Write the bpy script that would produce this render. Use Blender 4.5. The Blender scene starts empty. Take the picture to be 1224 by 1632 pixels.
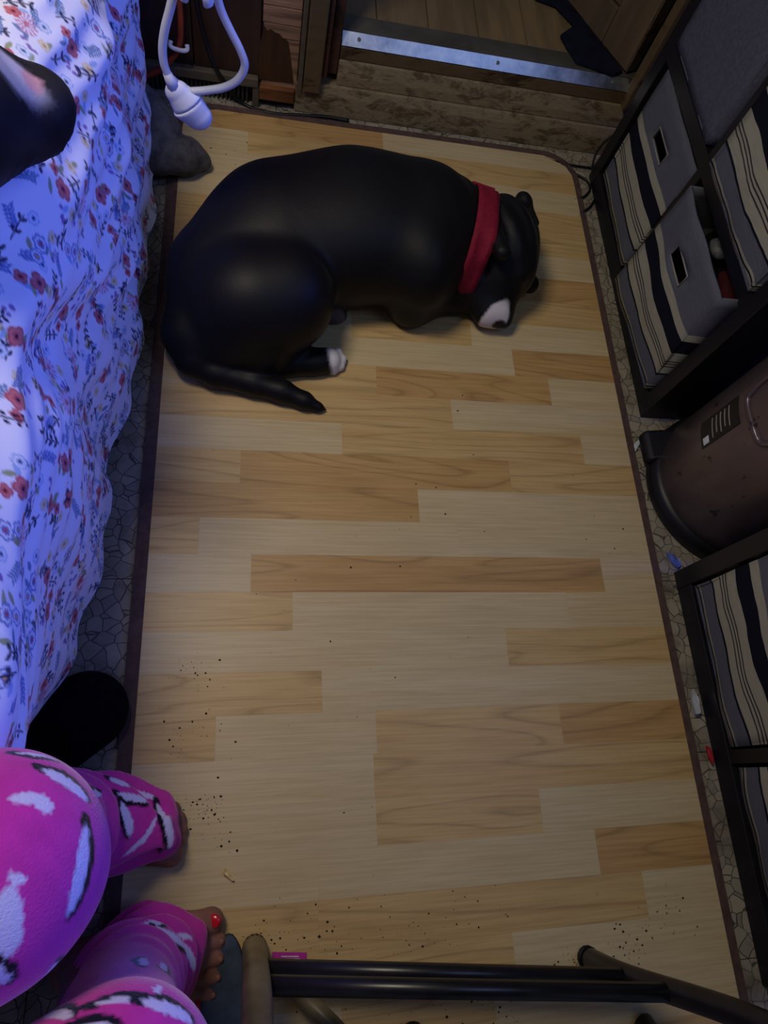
import bpy, bmesh, math, random
import numpy as np
from mathutils import Vector, Matrix
from mathutils.bvhtree import BVHTree

random.seed(7)
rng = np.random.default_rng(11)
S = bpy.context.scene
COL = S.collection

# ------------------------------------------------------------------ camera
CH, FPX = 1.1, 1072.0
RX = np.array([[0.9792524, -0.0241642, -0.2011982],
               [-0.0511722, 0.9312000, -0.3608989],
               [0.1960766, 0.3637069, 0.9106433]])
cam_d = bpy.data.cameras.new('camera')
cam = bpy.data.objects.new('camera', cam_d)
COL.objects.link(cam)
cam_d.sensor_fit = 'VERTICAL'
cam_d.sensor_height = 36.0
cam_d.lens = FPX * 36.0 / 1632.0
cam_d.clip_start = 0.02
mw = Matrix.Identity(4)
for i in range(3):
    for j in range(3):
        mw[i][j] = float(RX[i][j])
mw[2][3] = CH
cam.matrix_world = mw
S.camera = cam

# ------------------------------------------------------------------ world, lights, exposure
world = bpy.data.worlds.new('room_ambience')
S.world = world
world.use_nodes = True
bg = world.node_tree.nodes['Background']
bg.inputs[0].default_value = (0.62, 0.66, 0.80, 1)
bg.inputs[1].default_value = 0.10


def area(name, loc, target, size, energy, color, size_y=None):
    d = bpy.data.lights.new(name, 'AREA')
    d.energy = energy
    d.color = color
    d.size = size
    if size_y:
        d.shape = 'RECTANGLE'
        d.size_y = size_y
    o = bpy.data.objects.new(name, d)
    COL.objects.link(o)
    o.location = loc
    o.rotation_euler = (Vector(target) - Vector(loc)).to_track_quat('-Z', 'Y').to_euler()
    return o


area('bedside_lamp_light', (-0.40, 0.72, 1.60), (-0.08, 0.55, 0.0), 0.36, 10.2, (1.0, 0.88, 0.70))
area('screen_light', (2.10, 0.40, 1.30), (-0.4, 0.45, 0.60), 1.5, 44.0, (0.075, 0.14, 1.0), 0.6)
area('strip_reflection_light', (1.0, 0.12, 1.95), (0.4, 1.44, 0.16), 0.75, 4.0, (0.30, 0.46, 1.0), 0.5)  # added dim blue panel, no real window; gives the metal strip its reflection
area('porch_fill_light', (0.1, 3.2, 1.5), (0.4, 1.4, 0.2), 0.9, 1.2, (0.45, 0.55, 1.0))  # added weak bluish fill beyond the door, for the threshold metal to mirror

S.view_settings.view_transform = 'Standard'
S.view_settings.look = 'None'
S.view_settings.exposure = 0.0
S.view_settings.gamma = 1.0
S.view_settings.use_curve_mapping = False


# ------------------------------------------------------------------ photogrammetry helpers
def ray(px, py):
    return RX @ np.array((px - 612.0, 816.0 - py, -FPX))


def W(px, py, z=0.0):
    d = ray(px, py)
    t = (z - CH) / d[2]
    return Vector((d[0] * t, d[1] * t, z))


def WX(px, py, x):
    d = ray(px, py)
    t = x / d[0]
    return Vector((x, d[1] * t, CH + d[2] * t))


def WY(px, py, y):
    d = ray(px, py)
    t = y / d[1]
    return Vector((d[0] * t, y, CH + d[2] * t))


# ------------------------------------------------------------------ object helpers
def tag(o, label=None, cat=None, group=None, kind=None):
    if label:
        o['label'] = label
    if cat:
        o['category'] = cat
    if group:
        o['group'] = group
    if kind:
        o['kind'] = kind
    return o


def thing(name, label, cat, loc=(0, 0, 0), group=None):
    o = bpy.data.objects.new(name, None)
    o.empty_display_size = 0.05
    COL.objects.link(o)
    o.location = loc
    return tag(o, label, cat, group)


def link(name, me, mat=None, parent=None):
    o = bpy.data.objects.new(name, me)
    COL.objects.link(o)
    if mat is not None and not me.materials:
        me.materials.append(mat)
    if parent is not None:
        o.parent = parent
        loc = parent.location
        p = parent
        off = Vector((0, 0, 0))
        while p is not None:
            off += p.location
            p = p.parent
        o.location = -off
    return o


def obj(name, bm, mat=None, parent=None, smooth=False, bevel=0.0, seg=2):
    me = bpy.data.meshes.new(name)
    bmesh.ops.recalc_face_normals(bm, faces=bm.faces)
    bm.to_mesh(me)
    bm.free()
    if smooth:
        me.polygons.foreach_set('use_smooth', [True] * len(me.polygons))
    o = link(name, me, mat, parent)
    if bevel > 0:
        m = o.modifiers.new('bevel', 'BEVEL')
        m.width = bevel
        m.segments = seg
        m.limit_method = 'ANGLE'
        m.angle_limit = math.radians(40)
    return o


def box(bm, x0, x1, y0, y1, z0, z1):
    v = [bm.verts.new(p) for p in ((x0, y0, z0), (x1, y0, z0), (x1, y1, z0), (x0, y1, z0),
                                   (x0, y0, z1), (x1, y0, z1), (x1, y1, z1), (x0, y1, z1))]
    for f in ((3, 2, 1, 0), (4, 5, 6, 7), (0, 1, 5, 4), (1, 2, 6, 5), (2, 3, 7, 6), (3, 0, 4, 7)):
        bm.faces.new([v[i] for i in f])


def bx(name, x0, x1, y0, y1, z0, z1, mat, parent=None, bevel=0.0):
    bm = bmesh.new()
    box(bm, x0, x1, y0, y1, z0, z1)
    return obj(name, bm, mat, parent, bevel=bevel)


def prism(bm, pts, h):
    """extrude polygon (list of Vectors) along vector h"""
    a = [bm.verts.new(p) for p in pts]
    b = [bm.verts.new(Vector(p) + Vector(h)) for p in pts]
    bm.faces.new(a[::-1])
    bm.faces.new(b)
    n = len(pts)
    for i in range(n):
        j = (i + 1) % n
        bm.faces.new((a[i], a[j], b[j], b[i]))


def catmull(pts, n=8):
    pts = [Vector(p) for p in pts]
    P = [pts[0] * 2 - pts[1]] + pts + [pts[-1] * 2 - pts[-2]]
    out = []
    for i in range(1, len(P) - 2):
        for k in range(n):
            t = k / n
            a, b, c, d = P[i - 1], P[i], P[i + 1], P[i + 2]
            out.append(0.5 * ((2 * b) + (c - a) * t + (2 * a - 5 * b + 4 * c - d) * t * t + (3 * b - a - 3 * c + d) * t ** 3))
    out.append(pts[-1].copy())
    return out


def tube(bm, pts, r, n=10, caps=True):
    """sweep circle along pts; r scalar or list"""
    pts = [Vector(p) for p in pts]
    m = len(pts)
    rs = r if isinstance(r, (list, tuple)) else [r] * m
    up = None
    rings = []
    for i in range(m):
        t = (pts[min(i + 1, m - 1)] - pts[max(i - 1, 0)]).normalized()
        if up is None:
            up = Vector((0, 0, 1)) if abs(t.z) < 0.9 else Vector((1, 0, 0))
        up = (up - t * up.dot(t)).normalized()
        s = t.cross(up)
        rings.append([bm.verts.new(pts[i] + (up * math.cos(2 * math.pi * k / n) + s * math.sin(2 * math.pi * k / n)) * rs[i]) for k in range(n)])
    for i in range(m - 1):
        for k in range(n):
            bm.faces.new((rings[i][k], rings[i][(k + 1) % n], rings[i + 1][(k + 1) % n], rings[i + 1][k]))
    if caps:
        bm.faces.new(rings[0][::-1])
        bm.faces.new(rings[-1])


def tb(name, pts, r, mat, parent=None, n=10):
    bm = bmesh.new()
    tube(bm, pts, r, n)
    return obj(name, bm, mat, parent, smooth=True)


# ------------------------------------------------------------------ materials
def lin(c):
    c = np.array(c, float) / 255.0
    return np.where(c <= 0.04045, c / 12.92, ((c + 0.055) / 1.055) ** 2.4)


def rgba(c):
    l = lin(c)
    return (float(l[0]), float(l[1]), float(l[2]), 1.0)


class NT:
    def __init__(self, name, rough=0.6, spec=0.5, metal=0.0):
        self.m = bpy.data.materials.new(name)
        self.m.use_nodes = True
        self.t = self.m.node_tree
        self.b = self.t.nodes['Principled BSDF']
        self.b.inputs['Roughness'].default_value = rough
        self.b.inputs['Specular IOR Level'].default_value = spec
        self.b.inputs['Metallic'].default_value = metal

    def n(self, typ, **k):
        nd = self.t.nodes.new(typ)
        for a, v in k.items():
            setattr(nd, a, v)
        return nd

    def l(self, a, b):
        self.t.links.new(a, b)

    def coord(self, scale=(1, 1, 1), which='Object', rand=False):
        tc = self.n('ShaderNodeTexCoord')
        mp = self.n('ShaderNodeMapping')
        mp.inputs['Scale'].default_value = scale
        self.l(tc.outputs[which], mp.inputs['Vector'])
        if rand:
            oi = self.n('ShaderNodeObjectInfo')
            mul = self.n('ShaderNodeMath', operation='MULTIPLY')
            mul.inputs[1].default_value = 37.0
            self.l(oi.outputs['Random'], mul.inputs[0])
            self.l(mul.outputs[0], mp.inputs['Location'])
        return mp.outputs[0]

    def noise(self, vec, scale, detail=4, rough=0.6, dist=0.0):
        nd = self.n('ShaderNodeTexNoise')
        nd.inputs['Scale'].default_value = scale
        nd.inputs['Detail'].default_value = detail
        nd.inputs['Roughness'].default_value = rough
        nd.inputs['Distortion'].default_value = dist
        self.l(vec, nd.inputs['Vector'])
        return nd.outputs['Fac']

    def ramp(self, fac, stops, const=False):
        r = self.n('ShaderNodeValToRGB')
        if const:
            r.color_ramp.interpolation = 'CONSTANT'
        e = r.color_ramp.elements
        while len(e) < len(stops):
            e.new(0.5)
        for el, (p, c) in zip(e, stops):
            el.position = p
            el.color = c if len(c) == 4 else rgba(c)
        self.l(fac, r.inputs[0])
        return r.outputs[0]

    def mix(self, fac, a, b, mode='MIX'):
        m = self.n('ShaderNodeMix', data_type='RGBA', blend_type=mode)
        if isinstance(fac, (int, float)):
            m.inputs[0].default_value = fac
        else:
            self.l(fac, m.inputs[0])
        for i, v in ((6, a), (7, b)):
            if isinstance(v, tuple):
                m.inputs[i].default_value = v if len(v) == 4 else rgba(v)
            else:
                self.l(v, m.inputs[i])
        return m.outputs[2]

    def bump(self, h, dist=0.002, strength=0.5):
        b = self.n('ShaderNodeBump')
        b.inputs['Strength'].default_value = strength
        b.inputs['Distance'].default_value = dist
        self.l(h, b.inputs['Height'])
        self.l(b.outputs[0], self.b.inputs['Normal'])

    def base(self, c):
        if isinstance(c, tuple):
            self.b.inputs['Base Color'].default_value = c if len(c) == 4 else rgba(c)
        else:
            self.l(c, self.b.inputs['Base Color'])
        return self.m


def simple(name, c, rough=0.6, spec=0.4, metal=0.0, var=0.25, scale=25.0, bump=0.0, stretch=(1, 1, 1)):
    t = NT(name, rough, spec, metal)
    v = t.coord(stretch)
    f = t.noise(v, scale)
    d = tuple(max(0, x * (1 - var)) for x in c)
    u = tuple(min(255, x * (1 + var * 0.6)) for x in c)
    t.base(t.ramp(f, [(0.3, d), (0.7, u)]))
    if bump > 0:
        t.bump(t.noise(v, scale * 4), bump, 0.6)
    return t.m


def attr_mat(name, rough=0.8, spec=0.2, bump_scale=0, bump=0.001, sheen=0.0, strength=0.5):
    t = NT(name, rough, spec)
    a = t.n('ShaderNodeAttribute', attribute_name='Col')
    t.base(a.outputs['Color'])
    t.b.inputs['Sheen Weight'].default_value = sheen
    t.b.inputs['Sheen Roughness'].default_value = 0.4
    if bump_scale:
        t.bump(t.noise(t.coord(), bump_scale, 3), bump, strength)
    return t.m


def setcol(me, cols):
    a = me.color_attributes.new('Col', 'FLOAT_COLOR', 'POINT')
    c = np.ones((len(cols), 4), np.float32)
    c[:, :3] = cols
    a.data.foreach_set('color', c.ravel())


def getco(me):
    co = np.empty(len(me.vertices) * 3, np.float32)
    me.vertices.foreach_get('co', co)
    return co.reshape(-1, 3)


# wood-print strips of the mat
def plank_mat(name, light, dark, amt):
    t = NT(name, 0.42, 0.45)
    v = t.coord((1, 1, 1), 'Object', rand=True)
    mp = t.n('ShaderNodeMapping')
    mp.inputs['Scale'].default_value = (2.2, 26.0, 1.0)
    t.l(v, mp.inputs['Vector'])
    wob = t.noise(v, 3.0, 2)
    g1 = t.noise(mp.outputs[0], 1.0, 3, 0.55, 0.9)
    mp2 = t.n('ShaderNodeMapping')
    mp2.inputs['Scale'].default_value = (1.6, 14.0, 1.0)
    t.l(v, mp2.inputs['Vector'])
    base_n = t.noise(mp2.outputs[0], 0.9, 1, 0.4, 0.6)
    mul = t.n('ShaderNodeMath', operation='MULTIPLY')
    mul.inputs[1].default_value = 9.0
    t.l(base_n, mul.inputs[0])
    fr = t.n('ShaderNodeMath', operation='FRACT')
    t.l(mul.outputs[0], fr.inputs[0])
    lines = t.ramp(fr.outputs[0], [(0.0, (1, 1, 1, 1)), (0.10, (0.25, 0.25, 0.25, 1)), (0.35, (0, 0, 0, 1)), (0.85, (0, 0, 0, 1)), (1.0, (0.8, 0.8, 0.8, 1))])
    c = t.ramp(g1, [(0.30, dark), (0.72, light)])
    c = t.mix(lines, c, tuple(int(x * (1 - amt)) for x in dark), 'MIX') if amt > 0.12 else c
    fine = t.noise(t.coord((9, 260, 1), 'Object', rand=True), 1.0, 2)
    c = t.mix(0.30, c, t.ramp(fine, [(0.35, tuple(int(x * 0.80) for x in dark)), (0.65, light)]))
    # worn, greyed dirt in patches
    gt = t.coord((1, 1, 1), 'Generated')
    d = t.noise(v, 38.0, 5, 0.75)
    dm = t.ramp(d, [(0.66, (0, 0, 0, 1)), (0.74, (0.35, 0.35, 0.35, 1))])
    c = t.mix(dm, c, (112, 98, 76))
    t.base(c)
    t.bump(d, 0.0004, 0.25)
    return t.m


M = {}
M['pl_light'] = plank_mat('mat_print_light', (204, 186, 146), (194, 171, 126), 0.10)
M['pl_tan'] = plank_mat('mat_print_tan', (203, 174, 119), (192, 157, 100), 0.15)
M['pl_dark'] = plank_mat('mat_print_brown', (196, 160, 104), (180, 140, 84), 0.17)
M['binding'] = simple('mat_binding', (90, 72, 68), 0.85, 0.15, var=0.15, scale=60, bump=0.0008)
M['black'] = simple('black_laminate', (20, 20, 27), 0.45, 0.4, var=0.25, scale=12)
M['black_fabric'] = simple('black_felt', (11, 11, 13), 0.95, 0.1, var=0.3, scale=80, bump=0.001)
M['navy'] = simple('navy_cloth', (22, 24, 40), 0.9, 0.1, var=0.3, scale=40, bump=0.001)
M['greybin'] = simple('grey_canvas', (84, 88, 104), 0.9, 0.1, var=0.12, scale=140, bump=0.0006)
M['white_plastic'] = simple('white_plastic', (226, 228, 232), 0.3, 0.5, var=0.04)
M['white_cord'] = simple('white_cord', (205, 208, 212), 0.45, 0.4, var=0.05)
M['orange'] = simple('orange_rubber', (150, 62, 34), 0.5, 0.4, var=0.2)
M['black_cable'] = simple('black_rubber', (15, 15, 17), 0.5, 0.4, var=0.2)
M['paper'] = simple('paper', (205, 215, 225), 0.5, 0.4, var=0.15, scale=40)
M['bluepaper'] = simple('printed_wrapper', (90, 110, 190), 0.35, 0.5, var=0.5, scale=30)
M['red'] = simple('red_plastic', (176, 30, 42), 0.4, 0.5, var=0.15)
M['magenta'] = simple('magenta_card', (178, 44, 142), 0.4, 0.5, var=0.08)
M['chair'] = simple('chair_black_enamel', (24, 24, 30), 0.32, 0.5, var=0.3, scale=30)
M['chair_worn'] = simple('chair_worn_enamel', (98, 90, 66), 0.4, 0.4, var=0.4, scale=14)
M['slate'] = simple('slate_foam', (62, 74, 90), 0.85, 0.2, var=0.15, scale=60, bump=0.0006)
M['suede'] = simple('grey_suede', (92, 90, 84), 0.95, 0.1, var=0.35, scale=30, bump=0.0015)
M['chrome'] = simple('chrome', (200, 205, 212), 0.15, 0.5, 1.0, var=0.1)
M['foil'] = simple('silver_foil', (220, 224, 228), 0.25, 0.5, 0.5, var=0.1)
M['crumb'] = simple('dark_crumbs', (44, 36, 28), 0.9, 0.1, var=0.4, scale=200)
M['palecrumb'] = simple('pale_crumb', (214, 188, 132), 0.8, 0.2, var=0.2, scale=200)
M['mattress'] = simple('mattress_ticking', (190, 190, 196), 0.9, 0.1, var=0.1)
M['bedbase'] = simple('bed_base', (30, 28, 32), 0.8, 0.2, var=0.2)

# floor vinyl with printed crazed stones
t = NT('cracked_stone_vinyl', 0.5, 0.4)
v = t.coord((1, 1, 1), 'Object')
wv = t.n('ShaderNodeVectorMath', operation='ADD')
nz = t.n('ShaderNodeTexNoise')
nz.inputs['Scale'].default_value = 16.0
t.l(v, nz.inputs['Vector'])
sc = t.n('ShaderNodeVectorMath', operation='SCALE')
sc.inputs['Scale'].default_value = 0.03
t.l(nz.outputs['Color'], sc.inputs[0])
t.l(v, wv.inputs[0])
t.l(sc.outputs[0], wv.inputs[1])
vo = t.n('ShaderNodeTexVoronoi', feature='DISTANCE_TO_EDGE')
vo.inputs['Scale'].default_value = 45.0
t.l(wv.outputs[0], vo.inputs['Vector'])
vc = t.n('ShaderNodeTexVoronoi', feature='F1')
vc.inputs['Scale'].default_value = 45.0
t.l(wv.outputs[0], vc.inputs['Vector'])
sp = t.n('ShaderNodeSeparateColor')
t.l(vc.outputs['Color'], sp.inputs[0])
stone = t.ramp(sp.outputs[0], [(0.0, (134, 127, 112)), (1.0, (160, 152, 134))])
crack = t.ramp(vo.outputs['Distance'], [(0.0, (1, 1, 1, 1)), (0.02, (0.7, 0.7, 0.7, 1)), (0.045, (0, 0, 0, 1))])
c = t.mix(crack, stone, (52, 46, 42))
d1 = t.noise(v, 11.0, 6, 0.7)
c = t.mix(t.ramp(d1, [(0.5, (0, 0, 0, 1)), (0.72, (0.85, 0.85, 0.85, 1))]), c, (70, 62, 50))
t.base(c)
M['vinyl'] = t.m


def old_paint(name, paint, wood, scale=18.0, lo=0.50, hi=0.56):
    t = NT(name, 0.6, 0.35)
    v = t.coord((0.45, 1, 1), 'Object')
    n1 = t.noise(v, scale, 6, 0.7, 0.5)
    n2 = t.noise(v, scale * 5, 4, 0.7)
    p = t.mix(n2, tuple(int(x * 0.72) for x in paint), tuple(min(255, int(x * 1.15)) for x in paint))
    w = t.mix(n2, tuple(int(x * 0.6) for x in wood), wood)
    f = t.ramp(n1, [(lo, (0, 0, 0, 1)), (hi, (1, 1, 1, 1))])
    c = t.mix(f, p, w)
    n3 = t.noise(t.coord((1, 1, 1)), scale * 2.6, 5, 0.8, 1.0)
    c = t.mix(t.ramp(n3, [(0.66, (0, 0, 0, 1)), (0.70, (0.7, 0.7, 0.7, 1))]), c, (170, 160, 140))
    t.base(c)
    t.bump(f, 0.0015, 0.7)
    return t.m


M['sill'] = old_paint('peeling_sill_paint', (138, 124, 96), (110, 92, 62), 38, 0.50, 0.62)
M['jamb'] = old_paint('worn_jamb_paint', (96, 80, 56), (70, 46, 28), 14, 0.55, 0.62)
M['jamb_red'] = old_paint('red_brown_jamb', (78, 50, 40), (58, 40, 30), 16, 0.5, 0.6)
M['rail'] = old_paint('grey_rail_paint', (92, 84, 70), (62, 52, 40), 14, 0.6, 0.7)
M['panel'] = simple('brown_wall_paneling', (52, 34, 27), 0.5, 0.4, var=0.25, scale=8, stretch=(8, 1, 0.6))
M['veneer'] = simple('red_brown_veneer', (62, 38, 24), 0.45, 0.4, var=0.25, scale=8, stretch=(8, 1, 0.6))
M['plywood'] = simple('bare_plywood', (146, 114, 88), 0.75, 0.2, var=0.3, scale=16, stretch=(0.5, 1, 5), bump=0.001)
M['woodblock'] = simple('stained_wood_block', (112, 70, 38), 0.5, 0.4, var=0.4, scale=14, stretch=(0.6, 1, 4))
M['wall'] = simple('dark_plaster', (60, 50, 44), 0.8, 0.2, var=0.15)
M['porch'] = simple('porch_floor_boards', (118, 100, 70), 0.55, 0.3, var=0.18, scale=5, stretch=(5, 0.6, 1))
M['lip'] = simple('grey_threshold_lip', (74, 72, 64), 0.5, 0.4, var=0.2, scale=14)
M['door'] = simple('brown_door_wood', (94, 80, 62), 0.5, 0.35, var=0.16, scale=9, stretch=(3, 3, 0.5))
M['door_edge'] = old_paint('door_edge_paint', (88, 76, 60), (70, 48, 32), 16, 0.5, 0.6)
t = NT('brushed_aluminium', 0.32, 0.5, 1.0)
v = t.coord()
n1 = t.noise(v, 26, 5, 0.7)
t.base(t.ramp(n1, [(0.3, (150, 156, 168)), (0.7, (225, 228, 232))]))
rr = t.n('ShaderNodeMapRange')
rr.inputs[3].default_value = 0.28
rr.inputs[4].default_value = 0.5
t.l(n1, rr.inputs[0])
t.l(rr.outputs[0], t.b.inputs['Roughness'])
M['alu'] = t.m

# ------------------------------------------------------------------ SDF modelling
def smin(a, b, k):
    h = np.maximum(k - np.abs(a - b), 0) / k
    return np.minimum(a, b) - h * h * k * 0.25


def sd_cap(P, a, b, ra, rb, zs=1.0):
    x, y, z = P
    a = np.array(a, np.float32)
    b = np.array(b, np.float32)
    ba = b - a
    ba2 = np.array([ba[0], ba[1], ba[2] * zs])
    l2 = float(ba2 @ ba2) + 1e-9
    px, py, pz = x - a[0], y - a[1], (z - a[2]) * zs
    h = np.clip((px * ba2[0] + py * ba2[1] + pz * ba2[2]) / l2, 0, 1)
    dx, dy, dz = px - h * ba2[0], py - h * ba2[1], pz - h * ba2[2]
    return (np.sqrt(dx * dx + dy * dy + dz * dz) - (ra + (rb - ra) * h)) / max(1.0, zs ** 0.5)


def sd_ell(P, c, r, rotz=0.0, tilt=0.0):
    x, y, z = P[0] - c[0], P[1] - c[1], P[2] - c[2]
    if rotz:
        cs, sn = math.cos(rotz), math.sin(rotz)
        x, y = x * cs + y * sn, -x * sn + y * cs
    if tilt:
        cs, sn = math.cos(tilt), math.sin(tilt)
        x, z = x * cs + z * sn, -x * sn + z * cs
    k0 = np.sqrt((x / r[0]) ** 2 + (y / r[1]) ** 2 + (z / r[2]) ** 2)
    k1 = np.sqrt((x / r[0] ** 2) ** 2 + (y / r[1] ** 2) ** 2 + (z / r[2] ** 2) ** 2) + 1e-9
    return k0 * (k0 - 1) / k1


def surface_nets(func, lo, hi, h):
    ax = [np.arange(lo[i], hi[i] + h, h, dtype=np.float32) for i in range(3)]
    G = np.meshgrid(*ax, indexing='ij', sparse=True)
    V = np.asarray(func(G), np.float32)
    s = V < 0
    nx, ny, nz = [n - 1 for n in V.shape]
    cnt = np.zeros((nx, ny, nz), np.uint8)
    for i in (0, 1):
        for j in (0, 1):
            for k in (0, 1):
                cnt += s[i:i + nx, j:j + ny, k:k + nz]
    act = (cnt > 0) & (cnt < 8)
    ids = np.argwhere(act)
    idx = np.full((nx, ny, nz), -1, np.int32)
    idx[act] = np.arange(len(ids))
    acc = np.zeros((len(ids), 3), np.float32)
    num = np.zeros(len(ids), np.float32)
    cs = [(i, j, k) for i in (0, 1) for j in (0, 1) for k in (0, 1)]
    I, J, K = ids.T
    for a in cs:
        for d in range(3):
            if a[d]:
                continue
            b = list(a)
            b[d] = 1
            va = V[I + a[0], J + a[1], K + a[2]]
            vb = V[I + b[0], J + b[1], K + b[2]]
            m = (va < 0) != (vb < 0)
            tt = np.where(m, va / np.where(m, va - vb, 1), 0)
            p = np.tile(np.array(a, np.float32), (len(ids), 1))
            p[:, d] = tt
            acc += p * m[:, None]
            num += m
    pos = (ids + acc / num[:, None]) * h + np.array(lo, np.float32)
    quads = []
    for d in range(3):
        u, w = (d + 1) % 3, (d + 2) % 3
        sl0 = [slice(1, None)] * 3
        sl0[d] = slice(0, -1)
        A = s[tuple(sl0)]
        sl1 = list(sl0)
        sl1[d] = slice(1, None)
        B = s[tuple(sl1)]
        e = np.argwhere(A != B)
        off = np.array([1, 1, 1])
        off[d] = 0
        e = e + off
        sgn = s[e[:, 0], e[:, 1], e[:, 2]]
        ok = np.ones(len(e), bool)
        for q in (u, w):
            ok &= (e[:, q] >= 1) & (e[:, q] < V.shape[q] - 1)
        e, sgn = e[ok], sgn[ok]

        def at(du, dw):
            c = e.copy()
            c[:, u] += du
            c[:, w] += dw
            return idx[c[:, 0], c[:, 1], c[:, 2]]
        q = np.stack([at(-1, -1), at(0, -1), at(0, 0), at(-1, 0)], 1)
        q[~sgn] = q[~sgn][:, ::-1]
        quads.append(q)
    return pos, np.concatenate(quads)


def mesh_np(name, pos, quads, smooth=True):
    me = bpy.data.meshes.new(name)
    me.vertices.add(len(pos))
    me.vertices.foreach_set('co', np.asarray(pos, np.float32).ravel())
    n = len(quads)
    me.loops.add(n * 4)
    me.loops.foreach_set('vertex_index', np.asarray(quads, np.int32).ravel())
    me.polygons.add(n)
    me.polygons.foreach_set('loop_start', np.arange(0, n * 4, 4, dtype=np.int32))
    if smooth:
        me.polygons.foreach_set('use_smooth', np.ones(n, bool))
    me.update(calc_edges=True)
    me.validate()
    return me


def sdf_obj(name, func, lo, hi, h, mat, parent=None, colf=None):
    pos, q = surface_nets(func, lo, hi, h)
    me = mesh_np(name, pos, q)
    if colf is not None:
        setcol(me, colf(pos))
    return link(name, me, mat, parent)


def npn(p, f, seed=0):
    """cheap smooth noise from sines, for vertex colours and folds"""
    r = np.random.default_rng(seed)
    o = np.zeros(len(p))
    for _ in range(6):
        k = r.normal(size=3) * f
        o += np.sin(p @ k + r.uniform(0, 6.28))
    return o / 6


# ================================================================== STRUCTURE
floor = bx('floor', -1.7, 2.6, -1.0, 1.46, -0.06, -0.004, M['black'])
tag(floor, kind='structure')
for i in range(-4, 9):
    for j in range(-4, 4):
        x0, y0 = 0.045 + i * 0.305, 0.31 + j * 0.305
        g = 0.0007
        o = bx('tile', x0 + g, x0 + 0.305 - g, y0 + g, min(y0 + 0.305, 1.455) - g, -0.0045, 0.0, M['vinyl'], floor)

# north wall with door opening (x .17 .. .835)
bm = bmesh.new()
box(bm, -1.7, 0.10, 1.425, 1.55, 0, 2.4)
box(bm, 0.87, 2.6, 1.425, 1.55, 0, 2.4)
box(bm, 0.10, 0.87, 1.425, 1.55, 2.05, 2.4)
wall = obj('wall_north', bm, M['wall'])
tag(wall, kind='structure')
bw = bx('wall_west', -1.75, -1.7, -1.0, 1.55, 0, 2.4, M['wall'])
tag(bw, kind='structure')
tag(bx('wall_east', 2.6, 2.65, -1.0, 1.55, 0, 2.4, M['wall']), kind='structure')
YW = 1.425
# brown paneling boards left of the torn patch
edges = [-1.6, -1.3, -1.0, -0.7, -0.4, -0.13, 0.008]
for a, b in zip(edges[:-1], edges[1:]):
    bx('wall_panel', a + 0.0015, b - 0.0015, YW - 0.008, YW, 0.066, 2.05, M['panel'], wall, 0.0015)
# bare plywood patch, split into splintered boards
for (z0, z1, xa) in ((0.045, 0.150, 0.010), (0.1515, 0.178, 0.012), (0.1795, 0.212, 0.010), (0.2135, 0.30, 0.010), (0.302, 2.05, 0.010)):
    bx('plywood_board', xa, 0.0865, YW - 0.006, YW, z0, z1, M['plywood'], wall, 0.001)
# torn brown veneer still stuck on it, jagged upper edge
pp = [(413, 126), (412, 72), (416, 64), (421, 41), (426, 49), (432, 47), (438, 52), (446, 55), (452, 63), (459, 66), (462, 82), (464, 100), (466, 118), (468, 133)]
bm = bmesh.new()
prism(bm, [WY(x, y, YW - 0.0075) for x, y in pp], (0, 0.003, 0))
o = obj('torn_veneer', bm, M['veneer'], wall)
# rail, stained block, little post
P0, P1 = WY(215, 84, YW), WY(411, 116, YW)
bx('rail_board', -0.9, 0.004, YW - 0.022, YW, 0.046, 0.066, M['rail'], wall, 0.002)
bx('wood_block', 0.006, 0.083, YW - 0.018, YW, 0.018, 0.048, M['woodblock'], wall, 0.002)
bx('rail_post', -0.008, 0.006, YW - 0.020, YW, 0.0, 0.046, M['rail'], wall, 0.002)

# vent grille below the rail
vent = thing('vent_grille', 'dark floor-level vent grille with upright slats under the grey wall rail', 'vent', (-0.15, YW, 0.0))
bx('backing', -0.36, -0.010, YW - 0.004, YW, 0.0, 0.046, M['black'], vent)
for k in range(38):
    x = -0.355 + k * 0.009
    bx('slat', x, x + 0.0035, YW - 0.013, YW - 0.005, 0.005, 0.042, M['lip'], vent)

# left door jamb
jamb = bx('trim_1', 0.100, 0.138, YW - 0.022, YW + 0.02, 0.052, 2.05, M['jamb'], None, 0.004)
tag(jamb, kind='structure')
bx('moulding', 0.0880, 0.0985, YW - 0.014, YW + 0.01, 0.035, 2.05, M['rail'], jamb, 0.002)
bx('moulding', 0.1395, 0.150, YW - 0.012, YW + 0.03, 0.085, 2.05, M['jamb_red'], jamb, 0.003)
bx('moulding', 0.1515, 0.172, YW + 0.005, YW + 0.12, 0.085, 2.05, M['jamb_red'], jamb, 0.003)

# door sill: stacked worn boards, metal strip, lip
def profile(name, x0, x1, pts, mat, parent=None, bevel=0.003, skew=0.0):
    bm = bmesh.new()
    prism(bm, [Vector((x0, y, z)) for y, z in pts], (x1 - x0, 0, 0))
    return obj(name, bm, mat, parent, bevel=bevel)


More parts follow.
